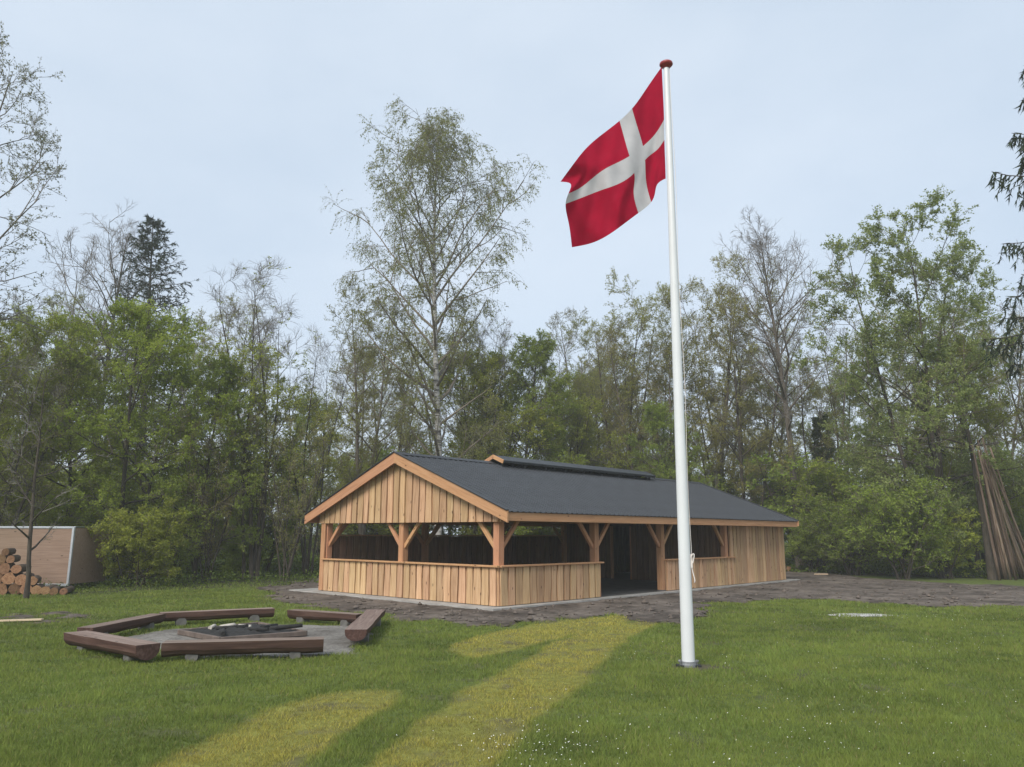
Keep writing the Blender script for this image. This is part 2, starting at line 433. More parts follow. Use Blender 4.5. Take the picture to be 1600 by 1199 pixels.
def survey(x, y):
    soil = np.maximum(soft_poly(x, y, SOIL_MAIN, 0.22, 0.8, n=16, seed=1), soft_poly(x, y, SOIL_LEFT, 0.3, 1.2, n=16, seed=2) * np.clip(.55 + (NS.fbm(x * 2.2 + 60, y * 2.2, 3) - .5) * 2.6, 0, 1))
    grav = soft_poly(x, y, GRAVEL_POLY, 0.06, 0.2, seed=3)
    st = np.zeros(x.shape)
    for i, p in enumerate(STRIPES): st = np.maximum(st, soft_poly(x, y, p, 0.055, 0.13, n=16, seed=5 + i))
    spots = np.clip((NS.fbm(x * 1.9 + 5, y * 1.9 + 31, 4) - 0.66) * 12, 0, 1) * 0.55 + np.clip((NS.fbm(x * 4.3, y * 4.3 + 11, 3) - 0.62) * 9, 0, 1) * st * .7
    dp = np.hypot((x - POLE[0] - 0.16) * .8, (y - POLE[1] + 0.06) * 1.1) + (NS.fbm(x * 6, y * 6, 2) - .5) * .2
    spots = np.maximum(spots, 1.25 * np.clip(1.9 - dp / 0.22, 0, 1))
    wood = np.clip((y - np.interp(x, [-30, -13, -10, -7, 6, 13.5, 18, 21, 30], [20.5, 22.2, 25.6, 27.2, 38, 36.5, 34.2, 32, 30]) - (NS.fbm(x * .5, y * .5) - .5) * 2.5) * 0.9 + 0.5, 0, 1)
    return soil, grav, st, np.clip(spots, 0, 1.25), wood
POLE = ground(1076, 1043)[:2]
def ground_tint(x, y, sv=None):
    soil, grav, st, spots, wood = survey(x, y) if sv is None else sv
    a = NS.fbm(x * 0.55, y * 0.55, 4)[..., None]; b = NS.fbm(x * 2.7 + 9, y * 2.7, 3)[..., None]
    g = np.array([0.09, 0.12, 0.03]) * (0.72 + 0.45 * a + 0.25 * b)
    g = g * (1 - .25 * b) + np.array([0.12, 0.125, 0.03]) * .25 * b
    L = lambda c, f: c[..., :] * (1 - f[..., None]) + np.array(f_col) * f[..., None]
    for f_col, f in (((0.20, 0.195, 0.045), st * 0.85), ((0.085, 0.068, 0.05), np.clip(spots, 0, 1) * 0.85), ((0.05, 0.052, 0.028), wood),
                     ((0.085, 0.07, 0.058), soil), ((0.235, 0.215, 0.185), grav)):
        g = L(g, f)
    return g

# near ground sheet, far skirt
def axis(a, b, h, lo, hi, n):
    inner = np.arange(a, b + h / 2, h)
    return np.concatenate([np.linspace(lo, a, n, endpoint=False), inner, np.linspace(b, hi, n + 1)[1:]])
gx = axis(-16, 22, 0.14, -190, 190, 14); gy = axis(4.5, 38, 0.14, -120, 210, 14)
X, Y = np.meshgrid(gx, gy, indexing='ij')
SV = survey(X, Y)
lump = (NS.fbm(X * 0.35, Y * 0.35, 3) - .5) * 0.06 + (NS.fbm(X * 3, Y * 3, 3) - .5) * 0.03
near_build = np.clip((np.hypot(X - 3, Y - 25) - 0) / 1, 0, 1)
Z = GZ + lump * 0.8
def grid_faces(nx, ny):
    i = np.arange(nx * ny).reshape(nx, ny)
    return np.stack([i[:-1, :-1], i[1:, :-1], i[1:, 1:], i[:-1, 1:]], -1).reshape(-1, 4)
GF = grid_faces(len(gx), len(gy))
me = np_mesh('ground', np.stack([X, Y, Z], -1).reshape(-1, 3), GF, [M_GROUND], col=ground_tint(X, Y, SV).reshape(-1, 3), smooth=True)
tag(link('ground', me), kind='structure')
def patch(name, mask, mat, rise, rough_amp, freq, tint):
    sel = (mask.reshape(-1)[GF].mean(1) > 0.5)
    f = GF[sel]; used, inv = np.unique(f, return_inverse=True)
    x, y, z = X.ravel()[used], Y.ravel()[used], Z.ravel()[used]
    m_ = mask.ravel()[used]
    zz = z + 0.004 + np.clip((m_ - 0.45) * 2, 0, 1) * (rise + (NS.fbm(x * freq + 3, y * freq, 4)) * rough_amp)
    a = NS.fbm(x * 1.5 + 2, y * 1.5, 4); b = NS.fbm(x * 6, y * 6 + 4, 2)
    c = np.array(tint[0]) + (np.array(tint[1]) - np.array(tint[0])) * np.clip((a * .7 + b * .5 - .3) * 1.6, 0, 1)[:, None]
    me = np_mesh(name, np.stack([x, y, zz], -1), inv.reshape(-1, 4), [mat], col=c, smooth=True)
    return tag(link(name, me), kind='structure')
patch('bare_soil', SV[0], M_SOIL, 0.0, 0.045, 3.5, ((0.045, 0.036, 0.03), (0.19, 0.158, 0.132)))
patch('gravel_bed', SV[1], M_GRAVEL, 0.004, 0.01, 3.0, ((0.115, 0.105, 0.093), (0.26, 0.245, 0.22)))
sp = ground(1352, 962); w_ = NS.fbm(X * 2 + 7, Y * 2, 3)
patch('sand_patch', np.clip(1.55 - np.hypot((X - sp[0]) / .75, (Y - sp[1]) / .30) - (w_ - .5) * 1.6, 0, 1), M_GRAVEL, 0.012, 0.012, 5.0, ((0.30, 0.29, 0.26), (0.52, 0.51, 0.48)))
def zg(x, y):
    x = np.asarray(x, float); y = np.asarray(y, float)
    return GZ + 0.8 * ((NS.fbm(x * 0.35, y * 0.35, 3) - .5) * 0.06 + (NS.fbm(x * 3, y * 3, 3) - .5) * 0.03)

# ------------------------------------------------------------------ pavilion
YAW = 0.747566
PX0, PY0 = -0.3003, 18.9687
W_, L_ = 7.447, 15.996
pav = empty('timber_pavilion', (PX0, PY0, 0), math.pi / 2 - YAW)
tag(pav, 'open sided larch pavilion with dark ribbed roof on a concrete slab', 'pavilion')
# local axes: x along the long side, away; y across the gable, to the left
E_, O_, ZA, ZL, O2 = 0.49, 0.29, 3.85, 2.22, 0.30
slope = (ZA - ZL) / (W_ / 2 + E_)
def roof_z(y):
    return ZA - slope * abs(y - W_ / 2)
# slab
box('slab', -0.5, L_ + 0.7, -0.32, W_ + 0.9, -0.25, -0.003, M_CONC, pav)

box('floor_shade_sheet', 0.0, L_ - .03, 0.02, W_ - .04, -0.003, 0.004, plain('floor_shade_dark', (0.075, 0.07, 0.064), 0.9, 0, 3.0, 0.35, 0.2), pav)  # dark sheet added over the slab, interior shade put into its colour
RB = random.Random(21)
def boards(part, origin, along, normal, length, z0, ztop, pitch=0.27, fw=0.222, back=True, front_t=0.034, inner=False):
    """vertical boards, one over two: recessed back boards, proud waney-edged front boards. ztop is f(distance)"""
    ax, ay = along; nx, ny = normal
    def one(name, c, w, off, seed):
        rg = random.Random(seed)
        n = 7
        zt0 = min(ztop(max(0, c - w / 2)), ztop(min(length, c + w / 2)))
        if zt0 - z0 < 0.06: return
        vs = []
        el = rg.uniform(-1, 1); er = rg.uniform(-1, 1)
        pl, pr = rg.uniform(0, 6), rg.uniform(0, 6)
        am = 0.012 if name == 'board' else 0.002
        fl, fr = rg.uniform(2, 5), rg.uniform(2, 5)
        for i in range(n):
            t = i / (n - 1)
            l = c - w / 2 + am * math.sin(pl + fl * t) + rg.uniform(-1, 1) * am * 0.35
            r_ = c + w / 2 + am * math.sin(pr + fr * t) + rg.uniform(-1, 1) * am * 0.35
            l = max(0.0, l); r_ = min(length, r_)
            for d in (off, off + (front_t if name == 'board' else .012)):
                for q in (l, r_):
                    z = z0 + (ztop(q) - z0) * t
                    vs.append((origin[0] + ax * q + nx * d, origin[1] + ay * q + ny * d, z))
        fs = []
        for i in range(n - 1):
            a = i * 4; b = a + 4
            fs += [(a + 2, a + 3, b + 3, b + 2), (a + 1, a, b, b + 1), (a, a + 2, b + 2, b), (a + 3, a + 1, b + 1, b + 3)]
        fs += [(0, 1, 3, 2), ((n - 1) * 4 + 2, (n - 1) * 4 + 3, (n - 1) * 4 + 1, (n - 1) * 4)]
        mesh(name, vs, fs, M_BOARD_SHADED if inner else M_BOARD, part)
    nb = max(1, round(length / pitch)); p = length / nb
    for i in range(nb):
        w = fw * RB.uniform(0.87, 1.10)
        one('board', (i + 0.5) * p + RB.uniform(-0.012, 0.012), w, 0.026, RB.random())
    if back:
        for i in range(nb + 1):
            c = i * p; w = 0.17
            if i == 0: c, w = 0.05, 0.10
            if i == nb: c, w = length - 0.05, 0.10
            one('back_board', c, w, 0.0, RB.random())
def wall_part(name): return empty(name, parent=pav)

S1, S2, S3 = 4.02, 7.30, 11.58
ZR = 0.90       # board tops of the parapets
ZG = 2.0        # underside of gable boarding / wall plate
# front parapet (gable side)
wp = wall_part('front_parapet')
boards(wp, (0, 0.0), (0, 1), (-1, 0), W_ - 0.2, 0.012, lambda q: ZR)
beam('capping_rail', (-0.03, -0.075, 0.925), (-0.03, W_ - 0.17, 0.925), 0.20, 0.042, M_BEAM, wp)
box('inner_sheeting', 0.003, 0.02, 0.1, W_ - .1, 0.012, 0.9, M_BACKING, wp)
# corner board, full height at the left of the gable
beam('corner_board', (-0.03, W_ - 0.1, 0.012), (-0.03, W_ - 0.1, 2.0), 0.05, 0.205, M_BEAM, pav, up=(0, 1, 0))
# gable boarding
gp = wall_part('gable_boarding')
ov = 0.10
boards(gp, (-0.02, -ov), (0, 1), (-1, 0), W_ + 2 * ov, ZG - 0.02, lambda q: roof_z(q - ov) - 0.10)
# right parapet, near bay
rp = wall_part('side_parapet')
boards(rp, (0.0, 0.0), (1, 0), (0, -1), S1 - 0.02, 0.012, lambda q: ZR)
beam('capping_rail', (-0.028, -0.03, 0.9275), (S1 + 0.06, -0.03, 0.9275), 0.20, 0.042, M_BEAM, rp)
box('inner_sheeting', 0.1, S1 - .02, 0.003, 0.02, 0.012, 0.9, M_BACKING, rp)
beam('end_board', (S1 + 0.01, 0.04, 0.012), (S1 + 0.01, 0.04, 0.902), 0.028, 0.15, M_BEAM, rp, up=(0, 1, 0))
# right parapet, far bay
rp2 = wall_part('side_parapet')
boards(rp2, (S2 + 0.12, 0.0), (1, 0), (0, -1), S3 - S2 - 0.13, 0.012, lambda q: ZR, pitch=0.25, fw=0.206)
beam('capping_rail', (S2 + 0.1, -0.03, 0.9275), (S3 + 0.25, -0.03, 0.9275), 0.20, 0.042, M_BEAM, rp2)
box('inner_sheeting', S2 + .12, S3 - .02, 0.003, 0.02, 0.012, 0.9, M_BACKING, rp2)
# right full height wall of the closed room
rw = wall_part('side_wall')
boards(rw, (S3, 0.0), (1, 0), (0, -1), L_ - S3, 0.012, lambda q: 2.10, pitch=0.25, fw=0.206)
box('inner_sheeting', S3, L_ - .05, 0.003, 0.02, 0.012, 2.05, M_BACKING, rw)
# far gable wall
fw_ = wall_part('far_gable_wall')
boards(fw_, (L_, 0.0), (0, 1), (1, 0), W_, 0.012, lambda q: roof_z(q) - 0.12, back=False)
me_ = mesh('inner_sheeting', [(L_ - .025, 0.03, .012), (L_ - .025, W_ - .03, .012), (L_ - .025, W_ - .03, roof_z(W_) - .14), (L_ - .025, W_ / 2, ZA - .2), (L_ - .025, 0.03, roof_z(0) - .14),
            (L_ - .002, 0.03, .012), (L_ - .002, W_ - .03, .012), (L_ - .002, W_ - .03, roof_z(W_) - .14), (L_ - .002, W_ / 2, ZA - .2), (L_ - .002, 0.03, roof_z(0) - .14)],
           [(0, 1, 2, 3, 4), (9, 8, 7, 6, 5), (0, 5, 6, 1), (1, 6, 7, 2), (2, 7, 8, 3), (3, 8, 9, 4), (4, 9, 5, 0)], M_BACKING, fw_)
# back long wall (breast high, a gap under the plate)
bw = wall_part('back_wall')
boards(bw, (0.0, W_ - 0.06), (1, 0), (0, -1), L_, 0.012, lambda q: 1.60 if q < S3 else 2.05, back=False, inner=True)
box('backing_sheeting', 0.0, L_, W_ - 0.055, W_ - 0.03, 0.012, 1.58, M_BACKING, bw)
box('room_sheeting', S3 + .01, L_, W_ - 0.054, W_ - 0.031, 1.58, 2.05, M_BACKING, bw)
beam('capping_rail', (0.0, W_ - 0.06, 1.625), (S3 - .02, W_ - 0.06, 1.625), 0.16, 0.04, M_BEAM, bw)
# partition with a doorway
pw = wall_part('partition_wall')
D0, D1 = 4.05, 4.95
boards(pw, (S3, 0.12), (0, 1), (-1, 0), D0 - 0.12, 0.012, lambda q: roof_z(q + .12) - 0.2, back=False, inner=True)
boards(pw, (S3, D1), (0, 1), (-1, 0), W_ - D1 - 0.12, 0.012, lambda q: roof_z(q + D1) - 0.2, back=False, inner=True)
def sheet_poly(name, y0, y1, zb, part):
    ys = sorted({y0, y1} | ({W_ / 2} if y0 < W_ / 2 < y1 else set()))
    top = [(y, roof_z(y) - .21) for y in ys]
    ring = [(y0, zb)] + [(y1, zb)] + top[::-1]
    n = len(ring)
    vs = [(S3 + 0.002, a, b) for a, b in ring] + [(S3 + 0.024, a, b) for a, b in ring]
    fs = [tuple(range(n)), tuple(range(2 * n - 1, n - 1, -1))] + [(i, i + n, (i + 1) % n + n, (i + 1) % n) for i in range(n)]
    mesh(name, vs, fs, M_BACKING, part)
sheet_poly('backing_sheeting', 0.1, D0, 0.012, pw); sheet_poly('backing_sheeting', D1, W_ - 0.1, 0.012, pw); sheet_poly('lintel_sheeting', D0 + .002, D1 - .002, 1.98, pw)
beam('door_jamb', (S3 - .02, D0 + .0, 0.012), (S3 - .02, D0 + .0, 2.0), 0.12, 0.07, M_BEAM, pw, up=(0, 1, 0))
beam('door_jamb', (S3 - .02, D1 - .0, 0.012), (S3 - .02, D1 - .0, 2.0), 0.12, 0.07, M_BEAM, pw, up=(0, 1, 0))

# posts, braces, plates
PW = 0.19
def post(x, y, z1=2.06, braces=()):
    p = beam('post', (x, y, 0.03), (x, y, z1), PW, PW, M_BEAM, pav, up=(0, 1, 0))
    box('post_shoe', x - .085, x + .085, y - .085, y + .085, -0.002, 0.03, M_STEEL, pav)
    for (dx, dy) in braces:
        a = 0.62
        beam('brace', (x + dx * PW * .4, y + dy * PW * .4, 2.03 - a - .08), (x + dx * (PW * .4 + a), y + dy * (PW * .4 + a), 2.03), 0.085, 0.10, M_BEAM, pav,
             up=(0, 0, 1))
IN = 0.115
post(IN, IN, braces=[(1, 0), (0, 1)])
post(IN, W_ / 2, braces=[(0, 1), (0, -1)])
post(IN, W_ - IN - .02, braces=[(0, -1), (1, 0)])
for xx in (S1 - 0.06, S2 + 0.06):
    post(xx, IN, braces=[(1, 0), (-1, 0)])
    post(xx, W_ - IN - .07, braces=[(1, 0), (-1, 0), (0, -1)])
post(S3 - .12, IN, braces=[(-1, 0)])
post(S3 - .12, W_ - IN - .07, braces=[(-1, 0)])
for y in (IN, W_ - IN - .07):
    beam('wall_plate', (-0.0, y, 2.10), (L_ - .03, y, 2.10), 0.16, 0.14, M_BEAM, pav)
for x in (IN, S1 - .06, S2 + .06):
    beam('tie_beam', (x, 0.03, 2.12 if x > 1 else 2.10), (x, W_ - .1, 2.12 if x > 1 else 2.10), 0.13, 0.17 if x > 1 else 0.15, M_BEAM, pav)
    if x > 1: beam('king_post', (x, W_ / 2, 2.2), (x, W_ / 2, ZA - .2), 0.13, 0.13, M_BEAM, pav, up=(0, 1, 0))
th = math.atan(slope)
k = 0
x = 0.5
while x < L_ - .2:
    for sgn in (-1, 1):
        y1 = W_ / 2 + sgn * 0.02; y0 = W_ / 2 + sgn * (W_ / 2 + E_ - .06)
        beam('rafter', (x, y0, roof_z(y0) - .135), (x, y1, roof_z(y1) - .135), 0.06, 0.15, M_BEAM, pav)
    x += 0.95
beam('ridge_beam', (0.02, W_ / 2, ZA - .27), (L_ - .05, W_ / 2, ZA - .27), 0.09, 0.2, M_BEAM, pav)

# roof: deck, ribbed sheets, trim
rf = empty('roof', parent=pav)
xa, xb = -O_, L_ + O2
for sgn in (-1, 1):
    ye = W_ / 2 + sgn * (W_ / 2 + E_ - .01); yr = W_ / 2
    t = 0.045
    vs = [(xa + .02, ye, roof_z(ye) - t - .012), (xb - .02, ye, roof_z(ye) - t - .012), (xb - .02, yr, ZA - t - .012), (xa + .02, yr, ZA - t - .012),
          (xa + .02, ye, roof_z(ye) - .012), (xb - .02, ye, roof_z(ye) - .012), (xb - .02, yr, ZA - .012), (xa + .02, yr, ZA - .012)]
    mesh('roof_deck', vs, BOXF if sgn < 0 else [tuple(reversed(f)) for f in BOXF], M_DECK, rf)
    nsheet = 16; sw = (xb - xa) / nsheet; ribs = 5
    prof = []
    pt = sw / ribs
    for i in range(ribs):
        prof += [(i * pt, 0.0), (i * pt + pt * .56, 0.0), (i * pt + pt * .68, 0.024), (i * pt + pt * .88, 0.024)]
    prof.append((sw, 0.0))
    rows = 7
    vs, fs = [], []
    ylo = W_ / 2 + sgn * (W_ / 2 + E_ + .05); yhi = W_ / 2 + sgn * .03
    nrm = Vector((0, sgn * math.sin(th), math.cos(th)))
    npf = len(prof)
    lv = []
    for r_ in range(rows):
        for e in (0, 1):
            tt = (r_ + e) / rows
            lift = 0.003 * (1 - e)
            lv.append((ylo + (yhi - ylo) * tt, lift))
    for (yy, lift) in lv:
        for (px, pz) in prof:
            q = Vector((px, yy, roof_z(yy))) + nrm * (0.004 + pz + lift)
            vs.append(tuple(q))
    for a in range(len(lv) - 1):
        for b in range(npf - 1):
            i = a * npf + b
            f = (i, i + 1, i + npf + 1, i + npf)
            fs.append(f if sgn < 0 else tuple(reversed(f)))
    me0 = bpy.data.meshes.new('roof_sheet'); me0.from_pydata(vs, [], fs); me0.materials.append(M_ROOF); me0.update()
    for i in range(nsheet):
        o = link('roof_sheet', me0, rf); o.location = (xa + i * sw, 0, RB.uniform(0, .003))
    # fascia under the eaves
    yf = W_ / 2 + sgn * (W_ / 2 + E_ + .0)
    beam('eave_fascia', (xa + .035, yf, roof_z(yf) - .125), (xb - .035, yf, roof_z(yf) - .125), 0.035, 0.20, M_BEAM, rf)
    # barge boards at both gables
    for xg in (xa, xb):
        yb = W_ / 2 + sgn * (W_ / 2 + E_ + .07); yt = W_ / 2
        hb = 0.27 if xg == xa else 0.2
        zo = -hb / 2 / math.cos(th) + .03
        # mitred at the ridge, plumb cut at the foot
        x0, x1 = (xg - .015, xg + .03) if xg == xa else (xg - .03, xg + .015)
        hv = hb / 2 / math.cos(th)
        vs = []
        for xx in (x0, x1):
            for (yy) in (yb, yt):
                zc = roof_z(yy) + zo
                ins = -sgn * 0.0
                vs += [(xx, yy, zc - hv + (0.02 if yy == yb else 0)), (xx, yy, zc + hv)]
        fs = [(0, 2, 3, 1), (4, 5, 7, 6), (0, 1, 5, 4), (2, 6, 7, 3), (1, 3, 7, 5), (0, 4, 6, 2)]
        if sgn > 0: fs = [tuple(reversed(f)) for f in fs]
        # give it its own frame so that the grain runs along the board
        c0 = Vector(((x0 + x1) / 2, yb, roof_z(yb) + zo)); c1 = Vector(((x0 + x1) / 2, yt, roof_z(yt) + zo))
        xx_ = (c1 - c0).normalized(); yy_ = Vector((1, 0, 0)); zz_ = xx_.cross(yy_)
        mtx = Matrix((xx_, yy_, zz_)).transposed().to_4x4(); mtx.translation = c0
        inv = mtx.inverted()
        o = mesh('barge_board', [inv @ Vector(v) for v in vs], fs, M_BEAM, rf); o.matrix_local = mtx
        # dark verge trim on top of it
        beam('verge_trim', (xg + (-.005 if xg == xa else .005), yb, roof_z(yb) + .05), (xg + (-.005 if xg == xa else .005), yt, ZA + .05), 0.09, 0.03, M_ROOFTRIM, rf)
for (a, b) in ((xa, 3.55), (12.2, xb)):
    vs = [(a, W_ / 2 - .16, roof_z(W_ / 2 - .16) + .04), (a, W_ / 2, ZA + .06), (a, W_ / 2 + .16, roof_z(W_ / 2 + .16) + .04),
          (b, W_ / 2 - .16, roof_z(W_ / 2 - .16) + .04), (b, W_ / 2, ZA + .06), (b, W_ / 2 + .16, roof_z(W_ / 2 + .16) + .04)]
    mesh('ridge_cap', vs, [(0, 3, 4, 1), (1, 4, 5, 2)], M_ROOFTRIM, rf)
# ridge lantern (smoke vent)
ln = empty('ridge_vent', parent=pav)
LS0, LS1 = 3.62, 12.17
LW, LZ1, LZ2 = 0.42, 3.93, 4.11
sl2 = (LZ2 - LZ1) / LW
for sgn in (-1, 1):
    yo = W_ / 2 + sgn * LW
    vs = [(LS0, yo, LZ1), (LS1, yo, LZ1), (LS1, W_ / 2, LZ2), (LS0, W_ / 2, LZ2)]
    vs = [(a, b, c - .028) for a, b, c in vs] + vs
    mesh('vent_roof', vs, BOXF if sgn < 0 else [tuple(reversed(f)) for f in BOXF], M_ROOF, ln)
    beam('vent_fascia', (LS0 + .03, yo - sgn * .03, LZ1 - .05), (LS1 - .01, yo - sgn * .03, LZ1 - .05), 0.022, 0.05, M_ROOFTRIM, ln)
    for xg in (LS0 - .015, LS1 + .012):
        beam('vent_barge_board', (xg, yo + sgn * .02, LZ1 - .055), (xg, W_ / 2 - sgn * .012, LZ2 - .045), 0.03, 0.12, M_BEAM if xg < 5 else M_ROOFTRIM, ln)
    ys = W_ / 2 + sgn * (LW - .16)
    xx = LS0 + .12
    while xx < LS1:
        beam('vent_stud', (xx, ys, roof_z(ys) + .01), (xx, ys, LZ1 + .04), 0.06, 0.06, M_ROOFTRIM, ln, up=(0, 1, 0)); xx += 1.04

# ------------------------------------------------------------------ flagpole and flag
px_, py_ = POLE
pz_ = float(zg(px_, py_))
PH = 8.93
fp = empty('flagpole', (px_, py_, pz_))
tag(fp, 'tall white flagpole with red-brown knob standing in the lawn', 'flagpole')
nn = 24; kk = 20
zs = np.linspace(0.07, PH, nn); rs = 0.088 - (0.088 - 0.042) * np.clip((zs - .3) / (PH - .3), 0, 1) ** 1.1
v_, q_ = tube_np(np.stack([np.zeros(nn), np.zeros(nn), zs], -1)[None], rs[None], kk)
me = np_mesh('pole', v_, q_, [M_WHITE], smooth=True); link('pole', me, fp)
pr = [(0.0, -.07), (.05, -.07), (.045, -.03), (.085, -.015), (.105, .02), (.10, .055), (.07, .085), (0.0, .095)]
vs, fs = [], []
for (r_, z_) in pr:
    for j in range(20): vs.append((r_ * math.cos(j * math.pi / 10), r_ * math.sin(j * math.pi / 10), PH + .045 + z_ * .72))
for i in range(len(pr) - 1):
    for j in range(20): fs.append((i * 20 + j, i * 20 + (j + 1) % 20, (i + 1) * 20 + (j + 1) % 20, (i + 1) * 20 + j))
mesh('knob', vs, fs, M_KNOB, fp, True)
pr = [(0.0, .072), (.098, .072), (.10, .045), (.104, .03), (.104, .0), (0, 0)]
vs, fs = [], []
for (r_, z_) in pr:
    for j in range(20): vs.append((r_ * math.cos(j * math.pi / 10), r_ * math.sin(j * math.pi / 10), z_))
for i in range(len(pr) - 1):
    for j in range(20): fs.append((i * 20 + j, (i) * 20 + (j + 1) % 20, (i + 1) * 20 + (j + 1) % 20, (i + 1) * 20 + j))
mesh('base_ring', vs, [tuple(reversed(f)) for f in fs], M_STEEL, fp)
box('hinge_plate', -.16, .16, -.07, .07, -.04, .025, M_BLACK, fp)
for sx in (-.112, .112):
    beam('hinge_bracket', (sx, 0, -.02), (sx, 0, .09), .012, .05, M_STEEL, fp, up=(0, 1, 0))
    b_ = log_mesh('bolt', .05, .016, [M_STEEL, M_STEEL], 5, 8, 1.0, 1); o = link('bolt', b_, fp); o.location = (sx - .025, 0, .07)
beam('cleat', (.088, -.035, 1.30), (.088, -.035, 1.48), .025, .03, M_ROPE, fp, up=(0, 1, 0))
hz = np.linspace(1.36, PH - .02, 40)
hr = 0.088 - (0.046) * np.clip((hz - .3) / (PH - .3), 0, 1) ** 1.1
hp = np.stack([hr + .012 + .01 * np.sin(hz * 2), -.02 + 0 * hz, hz], -1)
v_, q_ = tube_np(hp[None], np.full((1, 40), .004), 5)
link('halyard', np_mesh('halyard', v_, q_, [M_ROPE]), fp)
tt = np.linspace(0, 1, 14)
hp = np.stack([.10 + .02 * np.sin(tt * 9), -.05 - .015 * np.sin(tt * 7), 1.36 + .16 * np.sin(tt * 5) - .1 * tt], -1)
v_, q_ = tube_np(hp[None], np.full((1, 14), .008), 5)
link('rope_coil', np_mesh('rope_coil', v_, q_, [M_ROPE]), fp)

def cloth_mat(name, c):
    m, nt, bs = new_mat(name)
    nt.nodes.remove(bs)
    d = N(nt, 'ShaderNodeBsdfDiffuse'); t = N(nt, 'ShaderNodeBsdfTranslucent'); ms = N(nt, 'ShaderNodeMixShader'); ms.inputs['Fac'].default_value = 0.35
    tcn = N(nt, 'ShaderNodeTexCoord'); n1 = noise(nt, tcn.outputs['Object'], 2.5, 4, 0.6)
    r = ramp(nt, n1.outputs['Fac'], [(0.3, tuple(x * .88 for x in c)), (0.7, tuple(min(1, x * 1.1) for x in c))])
    for s in (d, t): nt.links.new(r.outputs['Color'], s.inputs['Color'])
    nt.links.new(d.outputs[0], ms.inputs[1]); nt.links.new(t.outputs[0], ms.inputs[2])
    nt.links.new(ms.outputs[0], nt.nodes['Material Output'].inputs['Surface'])
    return m
M_FLAGRED = cloth_mat('flag_red', (0.40, 0.013, 0.04)); M_FLAGWHITE = cloth_mat('flag_white', (0.56, 0.545, 0.55))
us = np.array([0, .16, .324, .432, .70, .88, 1.0]); vs_ = np.array([0, .21, .4286, .5714, .78, 1.0])
CP = np.array([  # cloth measured on the photograph, columns from the hoist to the fly, rows top to bottom
    [(630, 125), (637, 275), (643, 425), (645, 540), (649, 655), (652, 760)],
    [(548, 242), (570, 375), (598, 500), (600, 600), (604, 710), (600, 802)],
    [(461, 363), (492, 468), (523, 576), (535, 655), (541, 775), (570, 894)],
    [(390, 432), (417, 530), (447, 632), (474, 728), (470, 838), (497, 956)],
    [(212, 577), (248, 655), (282, 722), (298, 822), (318, 955), (345, 1068)],
    [(118, 692), (170, 740), (168, 812), (178, 868), (192, 1010), (225, 1128)],
    [(55, 778), (112, 790), (100, 845), (84, 904), (101, 1010), (120, 1150)]], float) / 3.632 + np.array([860, 70])
CP[..., 0] += 0.6
def spline(xk, yk, x):
    """natural cubic through knots; yk (n, ...)"""
    n = len(xk); h = np.diff(xk)
    A = np.zeros((n, n)); R = np.zeros((n,) + yk.shape[1:])
    A[0, 0] = A[-1, -1] = 1
    for i in range(1, n - 1):
        A[i, i - 1], A[i, i], A[i, i + 1] = h[i - 1], 2 * (h[i - 1] + h[i]), h[i]
        R[i] = 6 * ((yk[i + 1] - yk[i]) / h[i] - (yk[i] - yk[i - 1]) / h[i - 1])
    Mk = np.linalg.solve(A, R.reshape(n, -1)).reshape(R.shape)
    i = np.clip(np.searchsorted(xk, x) - 1, 0, n - 2)
    sh = (-1,) + (1,) * (yk.ndim - 1)
    a = ((xk[i + 1] - x) / h[i]).reshape(sh); b = ((x - xk[i]) / h[i]).reshape(sh); hh = h[i].reshape(sh)
    return a * yk[i] + b * yk[i + 1] + ((a ** 3 - a) * Mk[i] + (b ** 3 - b) * Mk[i + 1]) * hh ** 2 / 6
def seg(a, b, n): return np.linspace(a, b, n)
uu = np.concatenate([seg(0, .324, 22), seg(.324, .432, 8)[1:], seg(.432, 1, 38)[1:]])
vv = np.concatenate([seg(0, .4286, 18), seg(.4286, .5714, 7)[1:], seg(.5714, 1, 18)[1:]])
g1 = spline(us, CP, uu)                       # (nu, 6, 2)
g2 = spline(vs_, np.swapaxes(g1, 0, 1), vv)    # (nv, nu, 2)
Ug, Vg = np.meshgrid(uu, vv)
wave = (0.16 * np.sin(5.2 * Ug + 1.8 * Vg) + 0.07 * np.sin(11 * Ug - 3.5 * Vg + 1) + 0.04 * np.sin(21 * Ug + 7 * Vg) + 0.018 * np.sin(34 * Ug - 13 * Vg + 2)) * np.clip(Ug * 2.2, 0, 1) \
    + 0.10 * np.exp(-((Ug - .93) ** 2 / .006 + (Vg - .12) ** 2 / .03)) - 0.30 * Ug
DIST = py_ + wave - 0.005
D3 = np.empty(g2.shape[:2] + (3,))
for i in range(g2.shape[0]):
    for j in range(g2.shape[1]):
        D3[i, j] = at_dist(g2[i, j, 0], g2[i, j, 1], DIST[i, j])
hoist = D3[0, 0].copy()
